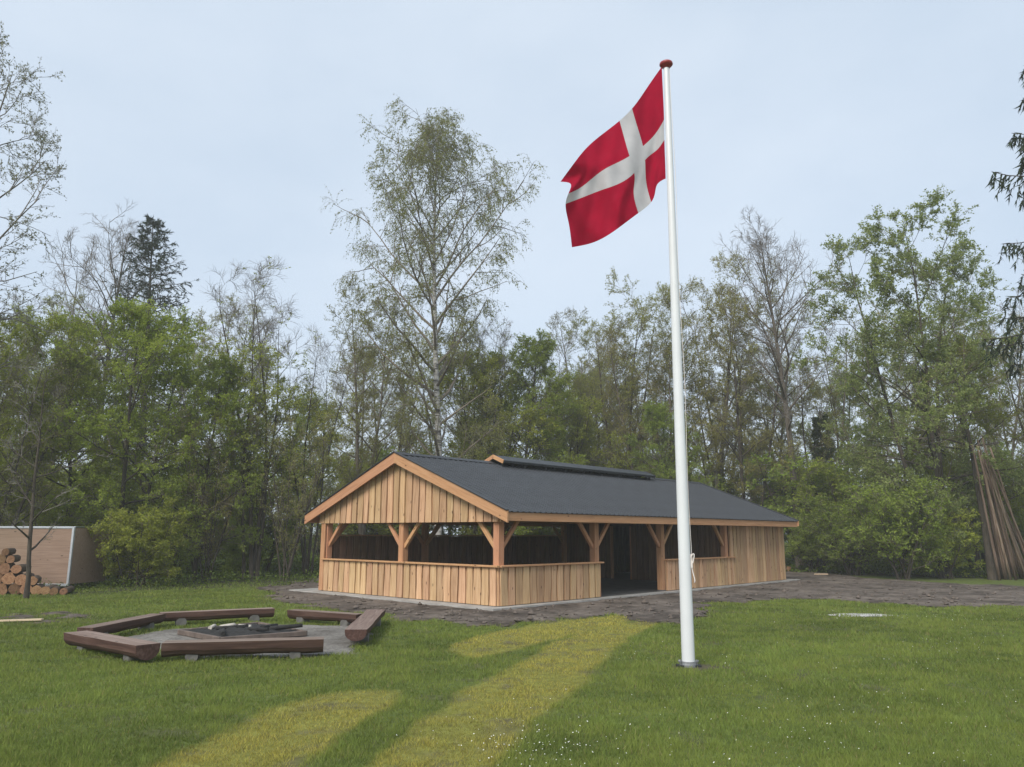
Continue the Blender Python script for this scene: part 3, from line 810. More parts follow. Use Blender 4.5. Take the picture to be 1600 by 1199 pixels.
# the hoist edge runs down along the pole
flag = empty('flag', tuple(hoist))
tag(flag, 'red flag with white cross flying from the white pole', 'flag')
def flag_piece(name, cells, mat):
    nu = len(uu); f = []
    for (i, j) in cells:
        a = i * nu + j; f.append((a, a + nu, a + nu + 1, a + 1))
    f = np.array(f); used, inv = np.unique(f, return_inverse=True)
    me = np_mesh(name, D3.reshape(-1, 3)[used] - hoist, inv.reshape(-1, 4), [mat], smooth=True)
    return link(name, me, flag)
def cells(cond):
    r = []
    for i in range(len(vv) - 1):
        for j in range(len(uu) - 1):
            um, vm = (uu[j] + uu[j + 1]) / 2, (vv[i] + vv[i + 1]) / 2
            if cond(um, vm): r.append((i, j))
    return r
for (ua, ub) in ((0, .324), (.432, 1)):
    for (va, vb) in ((0, .4286), (.5714, 1)):
        flag_piece('red_field', cells(lambda u, v: ua < u < ub and va < v < vb), M_FLAGRED)
flag_piece('white_cross', cells(lambda u, v: .324 < u < .432 or .4286 < v < .5714), M_FLAGWHITE)

# ------------------------------------------------------------------ fire circle
def half_log(name, p0, p1, ztop, w, label, nsup=2, seed=0):
    p0, p1 = np.array(p0, float), np.array(p1, float)
    d = p1 - p0; L = float(np.hypot(*d)); ang = math.atan2(d[1], d[0])
    zb = float(zg(*(p0 + p1) / 2))
    e = empty(name, (p0[0], p0[1], zb), ang)
    tag(e, label, 'bench', 'half log benches round the fire pit')
    rg = random.Random(seed); h = ztop - zb
    dep = 0.18 if seed < 3 else 0.155
    vs, fs, mi = [], [], []
    n = 9; ks = 9
    for i in range(n):
        t = i / (n - 1)
        ww = w * (1 + rg.uniform(-.05, .05)); dd = dep * (1 + rg.uniform(-.06, .06))
        for j in range(ks):
            a = math.pi * j / (ks - 1)
            vs.append((L * t, -math.cos(a) * ww / 2, h - 0.02 - math.sin(a) ** 0.8 * dd + (0.02 if j in (0, ks - 1) else 0)))
        # flat top a little cupped and worn
    for i in range(n - 1):
        a, b = i * ks, (i + 1) * ks
        for j in range(ks - 1): fs.append((a + j, b + j, b + j + 1, a + j + 1)); mi.append(0)
        fs.append((a + ks - 1, b + ks - 1, b, a)); mi.append(1)
    fs.append(tuple(range(ks - 1, -1, -1))); mi.append(0); fs.append(tuple((n - 1) * ks + j for j in range(ks))); mi.append(0)
    me = bpy.data.meshes.new('half_log'); me.from_pydata(vs, [], [tuple(reversed(f)) for f in fs])
    me.materials.append(M_DARKWOOD); me.materials.append(M_BENCHTOP); me.polygons.foreach_set('material_index', mi); me.update()
    link('half_log', me, e)
    for q in range(nsup):
        t = 0.18 + 0.64 * q / max(1, nsup - 1)
        r_ = (h - dep + .03) / 2 + .03
        lm = log_mesh('support_log', w * (.55 if seed < 3 else .8), max(.06, r_), [M_STONE, M_STONE], seed * 7 + q, 12, 1.0, 2)
        o = link('support_log', lm, e); o.location = (L * t, -w * (.27 if seed < 3 else .4), max(.06, r_) - .03); o.rotation_euler = (0, 0, math.pi / 2)
ZB = 0.19
gb = lambda u, v: ground(u, v, ZB)[:2]
half_log('log_bench', gb(118, 987), gb(232, 1007), ZB, 0.36, 'thick half log bench at the near corner of the fire circle', 2, 1)
half_log('log_bench', gb(256, 1003), gb(506, 997), ZB, 0.30, 'long dark half log bench nearest the lawn, in front of the fire pit', 2, 2)
half_log('log_bench', gb(133, 981), gb(248, 959), ZB, 0.28, 'half log bench on the woodpile side of the fire circle', 2, 3)
half_log('log_bench', gb(250, 957.5), gb(427, 950), ZB, 0.26, 'half log bench at the far side of the fire circle, on two round stubs', 2, 4)
half_log('log_bench', gb(456, 951), gb(563, 958), ZB - .02, 0.26, 'short half log bench between the fire pit and the gable', 2, 5)
half_log('log_bench', gb(588, 954), gb(556, 986), ZB + .02, 0.36, 'half log bench with broad pale top on the flagpole side of the fire circle', 2, 6)
pc = [ground(u, v, .03)[:2] for u, v in [(280, 985), (404, 973), (478, 987), (345, 997)]]
cc = sum(pc) / 4
zc = float(zg(*cc)) + .02
pit = empty('fire_pit', (cc[0], cc[1], zc)); tag(pit, 'square fire pit with low rusty edging and black charcoal', 'fire pit')
for i in range(4):
    a, b = pc[i] - cc, pc[(i + 1) % 4] - cc
    beam('edging', (*a, .035), (*b, .035), .06, .08, M_RUST, pit)
rgp = np.random.default_rng(4)
n = 26
gxp, gyp = np.meshgrid(np.linspace(0, 1, n), np.linspace(0, 1, n), indexing='ij')
P = ((1 - gxp) * (1 - gyp))[..., None] * (pc[0] - cc) + (gxp * (1 - gyp))[..., None] * (pc[1] - cc) + (gxp * gyp)[..., None] * (pc[2] - cc) + ((1 - gxp) * gyp)[..., None] * (pc[3] - cc)
zz = .03 + rgp.random((n, n)) * .04 + .05 * np.sin(gxp * math.pi) * np.sin(gyp * math.pi)
me = np_mesh('charcoal_bed', np.concatenate([P, zz[..., None]], -1).reshape(-1, 3), grid_faces(n, n)[:, ::-1], [M_CHAR]); link('charcoal_bed', me, pit)
fl = [(-.45, -.05, .55, 20, .036, 0, 'charred log lying across the ash of the fire pit'), (.1, -.1, .6, -35, .032, 0, 'charred log pointing at the pit corner nearest the benches'),
      (.30, .12, .5, 75, .034, 0, 'blackened log at the pavilion side of the fire pit'), (-.38, .0, .28, 50, .045, 1, 'pale burnt log end in the middle of the fire pit'),
      (-.12, .18, .24, -10, .04, 1, 'small pale wood chunk at the back of the fire pit'),
      (-.55, -.02, .3, 95, .035, 1, 'pale wood piece at the woodpile side corner of the fire pit'), (.5, -.05, .55, 10, .04, 0, 'black burnt stick at the corner of the pit by the right bench'), (-.2, -.35, .5, -70, .04, 0, 'black burnt stick at the near corner of the fire pit')]
for i, (x, y, L, a, r_, pale, lab) in enumerate(fl):
    me = log_mesh('firewood', L, r_, [M_ASH, M_ASH] if pale else [M_CHAR, M_CHAR], 30 + i, 9, .85, 4)
    o = link('firewood', me); o.location = (cc[0] + x, cc[1] + y, zc + .085 + r_ * .4); o.rotation_euler = (0, rad(random.uniform(-5, 5)), rad(a))
    tag(o, lab, 'firewood', 'wood in the fire pit')

# ------------------------------------------------------------------ left: plywood box, wood pile
bl = at_dist(109, 900, 24.6)
bx0 = bl[0]
cont = empty('plywood_container', (bx0, 24.6, GZ), rad(-3)); tag(cont, 'low plywood sided container with aluminium corner behind the woodpile', 'container')
CH = 1.90
for i in range(3):
    x1 = -0.07 - i * 1.3
    o = box('plywood_panel', 0, 1.29, 0, .02, 0, CH - .22, M_PLY, cont); o.location = (x1 - 1.29, 0, .18)
beam('corner_profile', (-.035, .0, .12), (-.035, .0, CH), .07, .07, M_ALU, cont, up=(0, 1, 0))
beam('top_rail', (-4.0, .01, CH - .02), (-.07, .01, CH - .02), .07, .05, M_ALU, cont)
beam('bottom_rail', (-4.0, .01, .14), (-.07, .01, .14), .07, .08, M_ALU, cont)
box('side_panel', -.045, -.025, .036, 2.0, .16, CH - .03, M_PLY, cont)
box('lid', -4.0, -.01, .05, 2.05, CH, CH + .02, M_ALU, cont)
box('skid', -3.9, -.1, .3, .45, 0, .12, M_RUST, cont)
rgw = random.Random(5)
plog = []
def wood_log(x, y, z, r_, L, a, lab, tilt=0.0):
    me = log_mesh('firewood_log', L, r_, [M_LOGBARK, M_ENDGRAIN], rgw.randrange(9999), 13, .94, 4)
    o = link('firewood_log', me); o.location = (x, y, z); o.rotation_euler = (0, tilt, a)
    tag(o, lab, 'log', 'logs in the woodpile')
wx0 = at_dist(0, 900, 22.6)[0]
WLOG = [  # offset along the pile, height of the centre, radius, label
 (-.26, .16, .17, 'big log at the bottom of the woodpile, cut by the picture edge'), (.09, .17, .18, 'broad orange log at the bottom of the pile, left of the sapling'), (.45, .16, .17, 'broad log at the bottom of the pile, behind the sapling'),
 (.79, .15, .16, 'fourth log from the picture edge in the bottom row'), (1.09, .13, .14, 'fifth log from the picture edge in the bottom row'), (1.36, .11, .12, 'sixth log from the picture edge in the bottom row'),
 (1.60, .10, .11, 'seventh log from the picture edge, before the container corner'), (1.83, .09, .10, 'thin log closing the bottom row past the container corner'),
 (-.08, .45, .16, 'first log of the second layer, above the big bottom log'), (.27, .46, .165, 'second log of the second layer, above the orange log'), (.62, .43, .155, 'last log of the second layer, beside the sapling'), (.96, .38, .12, 'small log lying in the dip between fourth and fifth bottom logs'),
 (-.25, .73, .15, 'log of the third layer at the picture edge'), (.10, .74, .155, 'dark log of the third layer'), (.44, .71, .13, 'last log of the third layer, behind the sapling'),
 (-.08, 1.00, .14, 'log of the fourth layer, by the picture edge'), (.22, .99, .11, 'thin log ending the fourth layer'), (.07, 1.20, .10, 'single thin log topping the woodpile')]
for (ox, oz, r_, w) in WLOG:
    wood_log(wx0 + ox, 22.6 + rgw.uniform(-.06, .06), float(zg(wx0 + ox, 22.6)) + oz, r_, rgw.uniform(.9, 1.2), rad(112 + rgw.uniform(-4, 4)), w)
for (u, v, r_, w) in ((64, 929, .09, 'small log lying in the grass in front of the woodpile'),):
    p = ground(u, v); wood_log(p[0], p[1], float(zg(p[0], p[1])) + r_ * .9, r_, .5, rad(150), w)
p = ground(20, 972)
pl = box('plank', -.55, .55, -.05, .05, 0, .03, M_PALEPLANK); pl.location = (p[0], p[1], float(zg(p[0], p[1])) + .02); pl.rotation_euler = (0, rad(-1.5), rad(6))
tag(pl, 'pale loose plank lying in the grass below the woodpile', 'plank')
p = ground(1233, 893)
me = log_mesh('cut_log', .5, .13, [M_LOGBARK, M_ENDGRAIN], 77, 12, .95, 3)
o = link('cut_log', me); o.location = (p[0], p[1], float(zg(p[0], p[1])) + .12); o.rotation_euler = (0, 0, rad(95)); tag(o, 'short pale cut log on the soil behind the far pavilion corner', 'log')
p = ground(1283, 899)
pl = box('offcut', -.3, .3, -.08, .08, 0, .06, M_PALEPLANK); pl.location = (p[0], p[1], float(zg(p[0], p[1])) + .02); pl.rotation_euler = (0, 0, rad(12))
tag(pl, 'small pale timber offcut on the soil before the bushes', 'offcut')

# ------------------------------------------------------------------ trees
def unit(a): return a / (np.linalg.norm(a, axis=-1, keepdims=True) + 1e-9)
def lines(P, D, L, n, wander, up, rg):
    pts = [P]; D = unit(D)
    for i in range(n):
        D = D + rg.normal(0, wander, D.shape)
        D[:, 2] += up[i] if hasattr(up, '__len__') else up
        D = unit(D); P = P + D * (L / n)[:, None]; pts.append(P)
    return np.stack(pts, 1)
def sample(pts, idx, t):
    n = pts.shape[1] - 1
    f = np.clip(t * n, 0, n - 1e-4); i = f.astype(int); fr = (f - i)[:, None]
    a, b = pts[idx, i], pts[idx, i + 1]
    return a + (b - a) * fr, unit(b - a)
def spawn(pts, L, nc, t0, t1, ang, asd, ratio, fall, rg):
    Np = len(pts)
    idx = np.repeat(np.arange(Np), nc)
    t = t0 + (t1 - t0) * (np.tile(np.arange(nc), Np) + rg.random(Np * nc)) / nc
    P, T = sample(pts, idx, t)
    ref = np.where(np.abs(T[:, 2:3]) > .9, np.array([1.0, 0, 0]), np.array([0, 0, 1.0]))
    U = unit(np.cross(T, ref)); V = np.cross(T, U)
    ph = rg.random(Np * nc) * 2 * np.pi
    a = rg.normal(ang, asd, Np * nc)
    D = T * np.cos(a)[:, None] + (U * np.cos(ph)[:, None] + V * np.sin(ph)[:, None]) * np.sin(a)[:, None]
    Ln = L[idx] * ratio * (1 - fall * t) * rg.uniform(.6, 1.3, Np * nc)
    return P, D, Ln, idx, t
def leaf_quads(P, size, rg, droop=0.0, aspect=0.55):
    n = len(P)
    a = unit(rg.normal(size=(n, 3))); a[:, 2] -= droop; a = unit(a)
    b = unit(np.cross(a, rg.normal(size=(n, 3))))
    s = (size * rg.uniform(.6, 1.35, n))[:, None]
    v = np.stack([P - b * s * aspect * .5, P + b * s * aspect * .5, P + a * s], 1)
    return v.reshape(-1, 3)
ENV = dict(round=lambda t: np.sqrt(np.clip(1 - (2 * t - 0.9) ** 2, .05, 1)), cone=lambda t: 1.02 - t, vase=lambda t: .55 + .5 * t - .55 * t ** 3,
           oval=lambda t: np.sqrt(np.clip(1 - (1.6 * t - .55) ** 2, .06, 1)), column=lambda t: .8 + .2 * np.sin(t * 9) - .5 * t ** 4,
           birch=lambda t: np.interp(t, [0, .2, .5, .8, 1], [.5, .72, 1, .72, .2]), ground=lambda t: np.clip(1.05 - t * .85, .1, 1))
def grow(name, seed, H, stems=1, spread=0.12, r0=0.15, limbs=24, t0=.25, width=.28, env='round', a0=70, a1=35, up=.05, n2=7, n3=6, n4=4,
         wander=.10, twig_r=.006, leaves=3, leaf=.07, leaf_mat_=None, bark=None, twig=None, droop_tw=0.0, low_bare=0.0, fill=1.0, twl=.5, leaf3=2, lev4=True, leaf_droop=.0, aspect=.55, limb_wander=None, limb_bark=None, stem_wander=.035, rr=(.5, .55), lmin=(.16, .10)):
    rg = np.random.default_rng(seed)
    limb_wander = wander if limb_wander is None else limb_wander
    # stems
    P = np.zeros((stems, 3)); P[:, :2] = rg.normal(0, .12 * (stems > 1), (stems, 2))
    az = np.arange(stems) * 2.4 + rg.random() * 6
    D = np.stack([np.cos(az) * spread * (stems > 1), np.sin(az) * spread * (stems > 1), np.ones(stems)], -1) + rg.normal(0, .02, (stems, 3))
    Ls = H * (1 if stems == 1 else 1) * rg.uniform(.86, 1.0, stems); Ls[0] = H
    nt_ = 12
    T0 = lines(P, D, Ls, nt_, stem_wander, .03, rg)
    T0[:, 0, 2] -= .25
    rr0 = (r0 * rg.uniform(.7, 1, stems) / math.sqrt(stems))[:, None] * (np.linspace(1, .04, nt_ + 1)[None] ** .85)
    rr0[:, 0] *= 1.35
    # limbs
    nl = limbs
    idx = np.repeat(np.arange(stems), nl); t = t0 + (0.985 - t0) * (np.tile(np.arange(nl), stems) + rg.random(nl * stems)) / nl
    Pm, Tm = sample(T0, idx, t)
    tn = (t - t0) / (1 - t0)
    ang = np.radians(a0 + (a1 - a0) * tn) + rg.normal(0, .12, len(t))
    azl = np.arange(len(t)) * 2.39996 + rg.normal(0, .35, len(t))
    D1 = np.stack([np.cos(azl) * np.sin(ang), np.sin(azl) * np.sin(ang), np.cos(ang)], -1)
    L1 = H * width * ENV[env](tn) * rg.uniform(.65, 1.2, len(t))
    B1 = lines(Pm, D1, L1, 6, limb_wander, up, rg)
    rb1 = np.minimum(np.interp(t, np.linspace(0, 1, nt_ + 1), rr0[0]) * .62, .018 + L1 * .016)[:, None] * np.linspace(1, .22, 7)[None]
    v0, q0 = tube_np(T0, rr0, 9); v1, q1 = tube_np(B1, rb1, 5)
    trunk = np_mesh('trunk', np.concatenate([v0, v1]), np.concatenate([q0, q1 + len(v0)]), [bark, limb_bark or bark], np.concatenate([np.zeros(len(q0), int), np.ones(len(q1), int)]), smooth=True)
    # secondary
    P2, D2, L2, i2, t2 = spawn(B1, L1, n2, .18, 1.0, .75, .2, rr[0], .55, rg)
    kp = rg.random(len(P2)) < np.clip(L1[i2] / (.6 * L1.max()), .18, 1)
    P2, D2, L2, i2 = P2[kp], D2[kp], L2[kp], i2[kp]
    B2 = lines(P2, D2, L2, 4, wander, up * .8, rg)
    rb2 = np.minimum(rb1[i2, 0] * .5, .004 + L2 * .011)[:, None].clip(twig_r * 1.2) * np.linspace(1, .3, 5)[None]
    P3, D3_, L3, i3, t3 = spawn(B2, L2, n3, .2, 1.0, .75, .22, rr[1], .5, rg)
    L3 = L3.clip(lmin[0], 1.6)
    B3 = lines(P3, D3_, L3, 3, wander * 1.2, up * .6 - droop_tw * .4, rg)
    rb3 = np.full((len(B3), 4), twig_r) * np.linspace(1.15, .6, 4)[None]
    vs, qs, n_ = [], [], 0
    parts = [(B2, rb2, 4), (B3, rb3, 3)]
    leafP = []
    if lev4:
        P4, D4, L4, i4, t4 = spawn(B3, L3, n4, .25, 1.0, .65, .2, twl, .3, rg)
        if droop_tw: L4 = rg.uniform(.5, 1.4, len(L4)) * droop_tw * 1.6
        L4 = L4.clip(lmin[1], 2.2)
        B4 = lines(P4, D4, L4, 3 if droop_tw else (1 if leaves > 2 else 2), wander * 1.2, -droop_tw if droop_tw else up, rg)
        rb4 = np.full((len(B4), B4.shape[1]), twig_r * .72) * np.linspace(1, .55, B4.shape[1])[None]
        parts.append((B4, rb4, 3))
        last = B4
    else:
        last = B3
    for (b, r_, k_) in parts:
        v, q = tube_np(b, r_, k_); vs.append(v); qs.append(q + n_); n_ += len(v)
    nq = sum(len(q) for q in qs)
    mats = [twig]; tris = None
    attr = [np.zeros(n_)]; mi = [np.zeros(nq, int)]
    if leaf_mat_ is not None and leaves > 0:
        keep = np.ones(len(last), bool)
        zt = last[:, 0, 2] / H
        if low_bare: keep &= rg.random(len(last)) < np.clip((zt - low_bare) / .08 + .5, .02, 1) if low_bare > 0 else rg.random(len(last)) < np.clip((-low_bare - zt) / .15 + .5, .02, 1)
        keep &= rg.random(len(last)) < fill
        sel = np.where(keep)[0]
        idx = np.repeat(sel, leaves); tt = rg.uniform(.15, 1, len(idx))
        Pl, _ = sample(last, idx, tt)
        Pl = Pl + rg.normal(0, leaf * .35, Pl.shape)
        if lev4 and leaf3:
            sel3 = np.where(np.isin(np.arange(len(B3)), np.unique(i4[sel])))[0]
            idx3 = np.repeat(sel3, leaf3); P_, _ = sample(B3, idx3, rg.uniform(.3, 1, len(idx3))); Pl = np.concatenate([Pl, P_ + rg.normal(0, leaf * .3, P_.shape)])
        lv = leaf_quads(Pl, leaf, rg, leaf_droop, aspect)
        nl_ = len(Pl)
        vs.append(lv); tris = np.arange(nl_ * 3).reshape(-1, 3) + n_
        # clumps differ in tone, leaf to leaf scatter on top
        cl = np.sin(Pl[:, 0] * 1.7 + seed) * np.sin(Pl[:, 1] * 1.9) * np.sin(Pl[:, 2] * 1.5 + 1)
        at = np.clip(rg.normal(.5 + .25 * cl, .22), 0, 1)
        attr.append(np.repeat(at, 3)); mi.append(np.ones(nl_, int)); mats.append(leaf_mat_)
    crown = np_mesh('crown', np.concatenate(vs), np.concatenate(qs), mats, np.concatenate(mi), attr=np.concatenate(attr), tris=tris)
    return dict(name=name, H=float(np.quantile(np.concatenate(vs)[:, 2], .9985)), trunk=trunk, crown=crown)

def spruce(name, seed, H, r0, width, whorls, per, hang, droop0=.15, nsub=9, needle=.16, tmin=.1, curve=.05, nn_=5):
    rg = np.random.default_rng(seed)
    T0 = lines(np.array([[0, 0, -.2]]), np.array([[0, 0, 1.0]]), np.array([H + .2]), 12, .01, .02, rg)
    rr0 = r0 * np.linspace(1, .03, 13)[None]
    n = whorls * per
    t = np.repeat(tmin + (0.985 - tmin) * (np.arange(whorls) + .3 * rg.random(whorls)) / whorls, per) + rg.normal(0, .004, n)
    Pm, _ = sample(T0, np.zeros(n, int), t.clip(0, .999))
    az = rg.random(n) * .6 + np.tile(np.arange(per), whorls) * 2 * np.pi / per + np.repeat(np.arange(whorls) * 1.1, per)
    el = np.interp(t, [0, .6, 1], [-.32, -.05, .75]) + rg.normal(0, .08, n)
    D = np.stack([np.cos(az) * np.cos(el), np.sin(az) * np.cos(el), np.sin(el)], -1)
    L1 = H * width * (1.02 - t) ** .85 * rg.uniform(.7, 1.15, n) + .1
    B1 = lines(Pm, D, L1, 6, .035, [-droop0 * .6, -droop0 * .6, -.02, curve, curve * 2, curve * 3], rg)
    rb1 = (.012 + L1 * .010)[:, None] * np.linspace(1, .25, 7)[None]
    v0, q0 = tube_np(T0, rr0, 9); v1, q1 = tube_np(B1, rb1, 5)
    trunk = np_mesh('trunk', np.concatenate([v0, v1]), np.concatenate([q0, q1 + len(v0)]), [M_BARKDARK], smooth=True)
    P2, D2, L2, i2, t2 = spawn(B1, np.minimum(L1, 2.6), nsub, .15, 1, .8, .2, .34, .45, rg)
    D2[:, 2] -= hang
    L2 = L2.clip(.15, 1.0) * rg.uniform(.7, 1.4, len(L2))
    B2 = lines(P2, D2, L2, 3, .06, -hang * .35, rg)
    v2, q2 = tube_np(B2, np.full((len(B2), 4), .008) * np.linspace(1, .5, 4)[None], 3)
    idx = np.repeat(np.arange(len(B2)), nn_)
    Pn, Tn = sample(B2, idx, rg.random(len(idx)))
    idb = np.repeat(np.arange(len(B1)), 10); Pb, Tb = sample(B1, idb, rg.uniform(.2, 1, len(idb)))
    Pn = np.concatenate([Pn, Pb]); Tn = np.concatenate([Tn, Tb])
    a = unit(Tn + rg.normal(0, .55, Tn.shape) + np.array([0, 0, -.25 * hang])); b = unit(np.cross(a, rg.normal(size=a.shape)))
    s = (needle * rg.uniform(.6, 1.4, len(Pn)))[:, None]
    lv = np.stack([Pn - b * s * .12, Pn + b * s * .12, Pn + a * s], 1).reshape(-1, 3)
    nl_ = len(Pn)
    crown = np_mesh('crown', np.concatenate([v2, lv]), q2, [M_BARKDARK, M_NEEDLE],
                    np.concatenate([np.zeros(len(q2), int), np.ones(nl_, int)]), attr=np.concatenate([np.zeros(len(v2)), np.repeat(rg.random(nl_), 3)]), tris=np.arange(nl_ * 3).reshape(-1, 3) + len(v2))
    return dict(name=name, H=H, trunk=trunk, crown=crown)

K = {}
K['green_a'] = grow('leafing_tree', 1, 10.5, stems=2, spread=.16, r0=.16, limbs=17, t0=.16, width=.30, env='oval', a0=80, a1=35, n2=8, n3=6, n4=4, leaves=11, leaf=0.085, leaf_mat_=M_LEAF_FRESH, bark=M_BARKDARK, twig=M_TWIG, up=.03, fill=.9, leaf3=6, rr=(.62, .62), lmin=(.4, .32), twl=0.6)
K['green_b'] = grow('leafing_tree', 2, 11, stems=1, r0=.15, limbs=30, t0=.12, width=.27, env='oval', a0=85, a1=35, n2=8, n3=6, n4=4, leaves=11, leaf=0.085, leaf_mat_=M_LEAF_MID, bark=M_BARKDARK, twig=M_TWIG, up=.03, fill=.85, leaf3=6, rr=(.62, .62), lmin=(.4, .32), twl=0.6)
K['pale'] = grow('leafing_tree', 3, 15.5, stems=3, spread=.14, r0=.24, limbs=17, t0=.10, width=.24, env='oval', a0=80, a1=30, n2=8, n3=6, n4=4, leaves=10, leaf=0.1, leaf_mat_=M_LEAF_PALE, bark=M_BARKDARK, twig=M_TWIG, up=.035, fill=.9, leaf3=5, rr=(.62, .62), lmin=(.4, .32), twl=0.6)
K['slender'] = grow('slender_tree', 4, 13, stems=4, spread=.10, r0=.17, limbs=13, t0=.25, width=.17, env='vase', a0=55, a1=22, n2=6, n3=5, n4=3, leaves=7, leaf=0.085, leaf_mat_=M_LEAF_FRESH, bark=M_BARKDARK, twig=M_TWIGGREY, up=.08, low_bare=-.72, fill=.7, leaf3=4, rr=(.58, .6), lmin=(.35, .28))
K['olive_a'] = grow('budding_tree', 5, 14, stems=2, spread=.14, r0=.2, limbs=15, t0=.22, width=.25, env='vase', a0=60, a1=25, n2=7, n3=6, n4=4, leaves=8, leaf=0.06, leaf_mat_=M_LEAF_OLIVE, bark=M_BARK, twig=M_TWIG, up=.06, fill=.8, leaf3=4, rr=(.58, .6), lmin=(.35, .28))
K['olive_b'] = grow('budding_tree', 6, 14, stems=3, spread=.20, r0=.22, limbs=11, t0=.2, width=.26, env='vase', a0=62, a1=28, n2=7, n3=6, n4=4, leaves=8, leaf=0.065, leaf_mat_=M_LEAF_OLIVE, bark=M_BARKDARK, twig=M_TWIG, up=.05, fill=.9, leaf3=4, rr=(.58, .6), lmin=(.35, .28))
K['bare_a'] = grow('bare_tree', 7, 18, stems=1, r0=.24, limbs=30, t0=.38, width=.24, env='round', a0=50, a1=28, n2=7, n3=6, n4=5, leaves=0, bark=M_BARK, twig=M_TWIGGREY, up=.07, twig_r=.0085, limb_wander=.13, stem_wander=0.012, rr=(.6, .6), lmin=(.3, .22))
K['bare_b'] = grow('bare_tree', 8, 16, stems=2, spread=.10, r0=.2, limbs=13, t0=.3, width=.22, env='vase', a0=50, a1=22, n2=7, n3=6, n4=4, leaves=1, leaf=.04, leaf_mat_=M_LEAF_BUDGREY, bark=M_BARK, twig=M_TWIGGREY, up=.09, twig_r=.008, fill=.3)
K['budgrey'] = grow('budding_tree', 9, 17, stems=2, spread=.12, r0=.25, limbs=14, t0=.25, width=.25, env='oval', a0=65, a1=30, n2=7, n3=6, n4=4, leaves=5, leaf=0.075, leaf_mat_=M_LEAF_BUDGREY, bark=M_BARK, twig=M_TWIGGREY, up=.06, twig_r=.008, fill=.9, rr=(.58, .6), lmin=(.35, .28))
K['birch'] = grow('birch_tree', 10, 23, stems=1, r0=.26, limbs=44, t0=0.18, width=0.315, env='birch', a0=54, a1=28, n2=7, n3=6, n4=5, leaves=10, leaf=0.085, leaf_mat_=M_LEAF_BIRCH, bark=M_BIRCH, twig=M_TWIG, up=.03, droop_tw=0.5, twig_r=.007, fill=.85, leaf_droop=.8, limb_bark=M_TWIG, stem_wander=0.015)
K['spruce'] = spruce('spruce_tree', 11, 22, .3, .31, 40, 6, .25, .12, 10, .20, nn_=12)
K['spruce_hang'] = spruce('spruce_tree', 12, 19, .3, .30, 20, 7, 1.1, .16, 24, .20, tmin=.40, curve=.08, nn_=18)
K['ivy'] = grow('ivy_clad_tree', 13, 11, stems=1, r0=.2, limbs=60, t0=.05, width=0.12, env='column', a0=75, a1=40, n2=5, n3=4, n4=3, leaves=8, leaf=0.13, leaf_mat_=M_LEAF_DARK, bark=M_BARKDARK, twig=M_BARKDARK)
K['shrub_a'] = grow('shrub', 14, 3.4, stems=7, spread=.45, r0=.09, limbs=8, t0=.08, width=.36, env='ground', a0=75, a1=35, n2=5, n3=4, n4=3, leaves=9, leaf=0.085, leaf_mat_=M_LEAF_FRESH, bark=M_BARKDARK, twig=M_TWIG, fill=.95, twig_r=.005, rr=(.6, .6), lmin=(.28, .2))
K['shrub_b'] = grow('shrub', 15, 3.6, stems=8, spread=.38, r0=.09, limbs=8, t0=.08, width=.34, env='ground', a0=70, a1=35, n2=5, n3=4, n4=3, leaves=8, leaf=0.075, leaf_mat_=M_LEAF_MID, bark=M_BARKDARK, twig=M_TWIG, fill=.8, twig_r=.005, rr=(.6, .6), lmin=(.28, .2))
K['thicket'] = grow('bare_shrub', 16, 6.5, stems=7, spread=.3, r0=.12, limbs=9, t0=.12, width=.24, env='vase', a0=55, a1=25, n2=6, n3=4, n4=3, leaves=4, leaf=0.05, leaf_mat_=M_LEAF_OLIVE, bark=M_BARKDARK, twig=M_TWIG, fill=.6, twig_r=.006)
K['sapling'] = grow('sapling', 17, 7.0, stems=1, r0=.10, limbs=14, t0=.18, width=.24, env='oval', a0=70, a1=40, n2=4, n3=4, n4=2, leaves=1, leaf=.03, leaf_mat_=M_LEAF_OLIVE, bark=M_BARKDARK, twig=M_TWIGGREY, fill=.3, twig_r=.006)

RT = random.Random(99)
def plant(kind, u, v, d, label, cat='tree', group=None, base=None, wide=1.0, rz=None):
    """a tree whose top shows at pixel (u, v), standing d metres away; base: pixel column of the foot"""
    k_ = K[kind]; top = at_dist(u, v, d)
    s = (top[2] - GZ) / k_['H']
    e = empty(k_['name'], (top[0], d, GZ), RT.uniform(0, 6.28) if rz is None else rz)
    e.scale = (s * wide, s * wide, s)
    tag(e, label, cat, group)
    link('trunk', k_['trunk'], e); link('crown', k_['crown'], e)
    return e
GF_ = 'trees at the front of the wood'
# left of the pavilion
plant('budgrey', -75, 20, 23, 'tall grey budding tree leaning in from the edge of the picture, by the container', group=GF_)
plant('spruce', 258, 338, 48, 'dark pointed spruce rising behind the leafing trees', group='conifers', wide=1.05)
plant('bare_b', 105, 385, 52, 'bare grey tree beside the dark spruce, smaller of two', group='bare trees behind')
plant('bare_a', 188, 342, 50, 'tall bare grey tree right next to the dark spruce', group='bare trees behind')
plant('green_a', 35, 475, 30, 'yellow green leafing tree above the plywood container', group=GF_)
plant('green_b', 140, 540, 29, 'mid green leafing tree between the container and the spruce', group=GF_)
plant('green_a', 235, 492, 28.5, 'bright fresh green tree with low sweeping branches in front of the spruce', group=GF_, wide=1.1)
plant('green_b', 330, 560, 29, 'darker green leafing tree between the bright green tree and the multi stemmed one', group=GF_)
plant('slender', 425, 400, 30, 'multi stemmed slender tree, bare above and green below, near the gable', group=GF_, wide=1.15)
plant('slender', 500, 520, 33, 'small multi stemmed tree just behind the gable corner', group=GF_)
plant('thicket', 345, 640, 28.5, 'cluster of thin dark bare stems between the bright bush and the slender tree', 'shrub', 'shrubs at the wood edge', wide=.8)
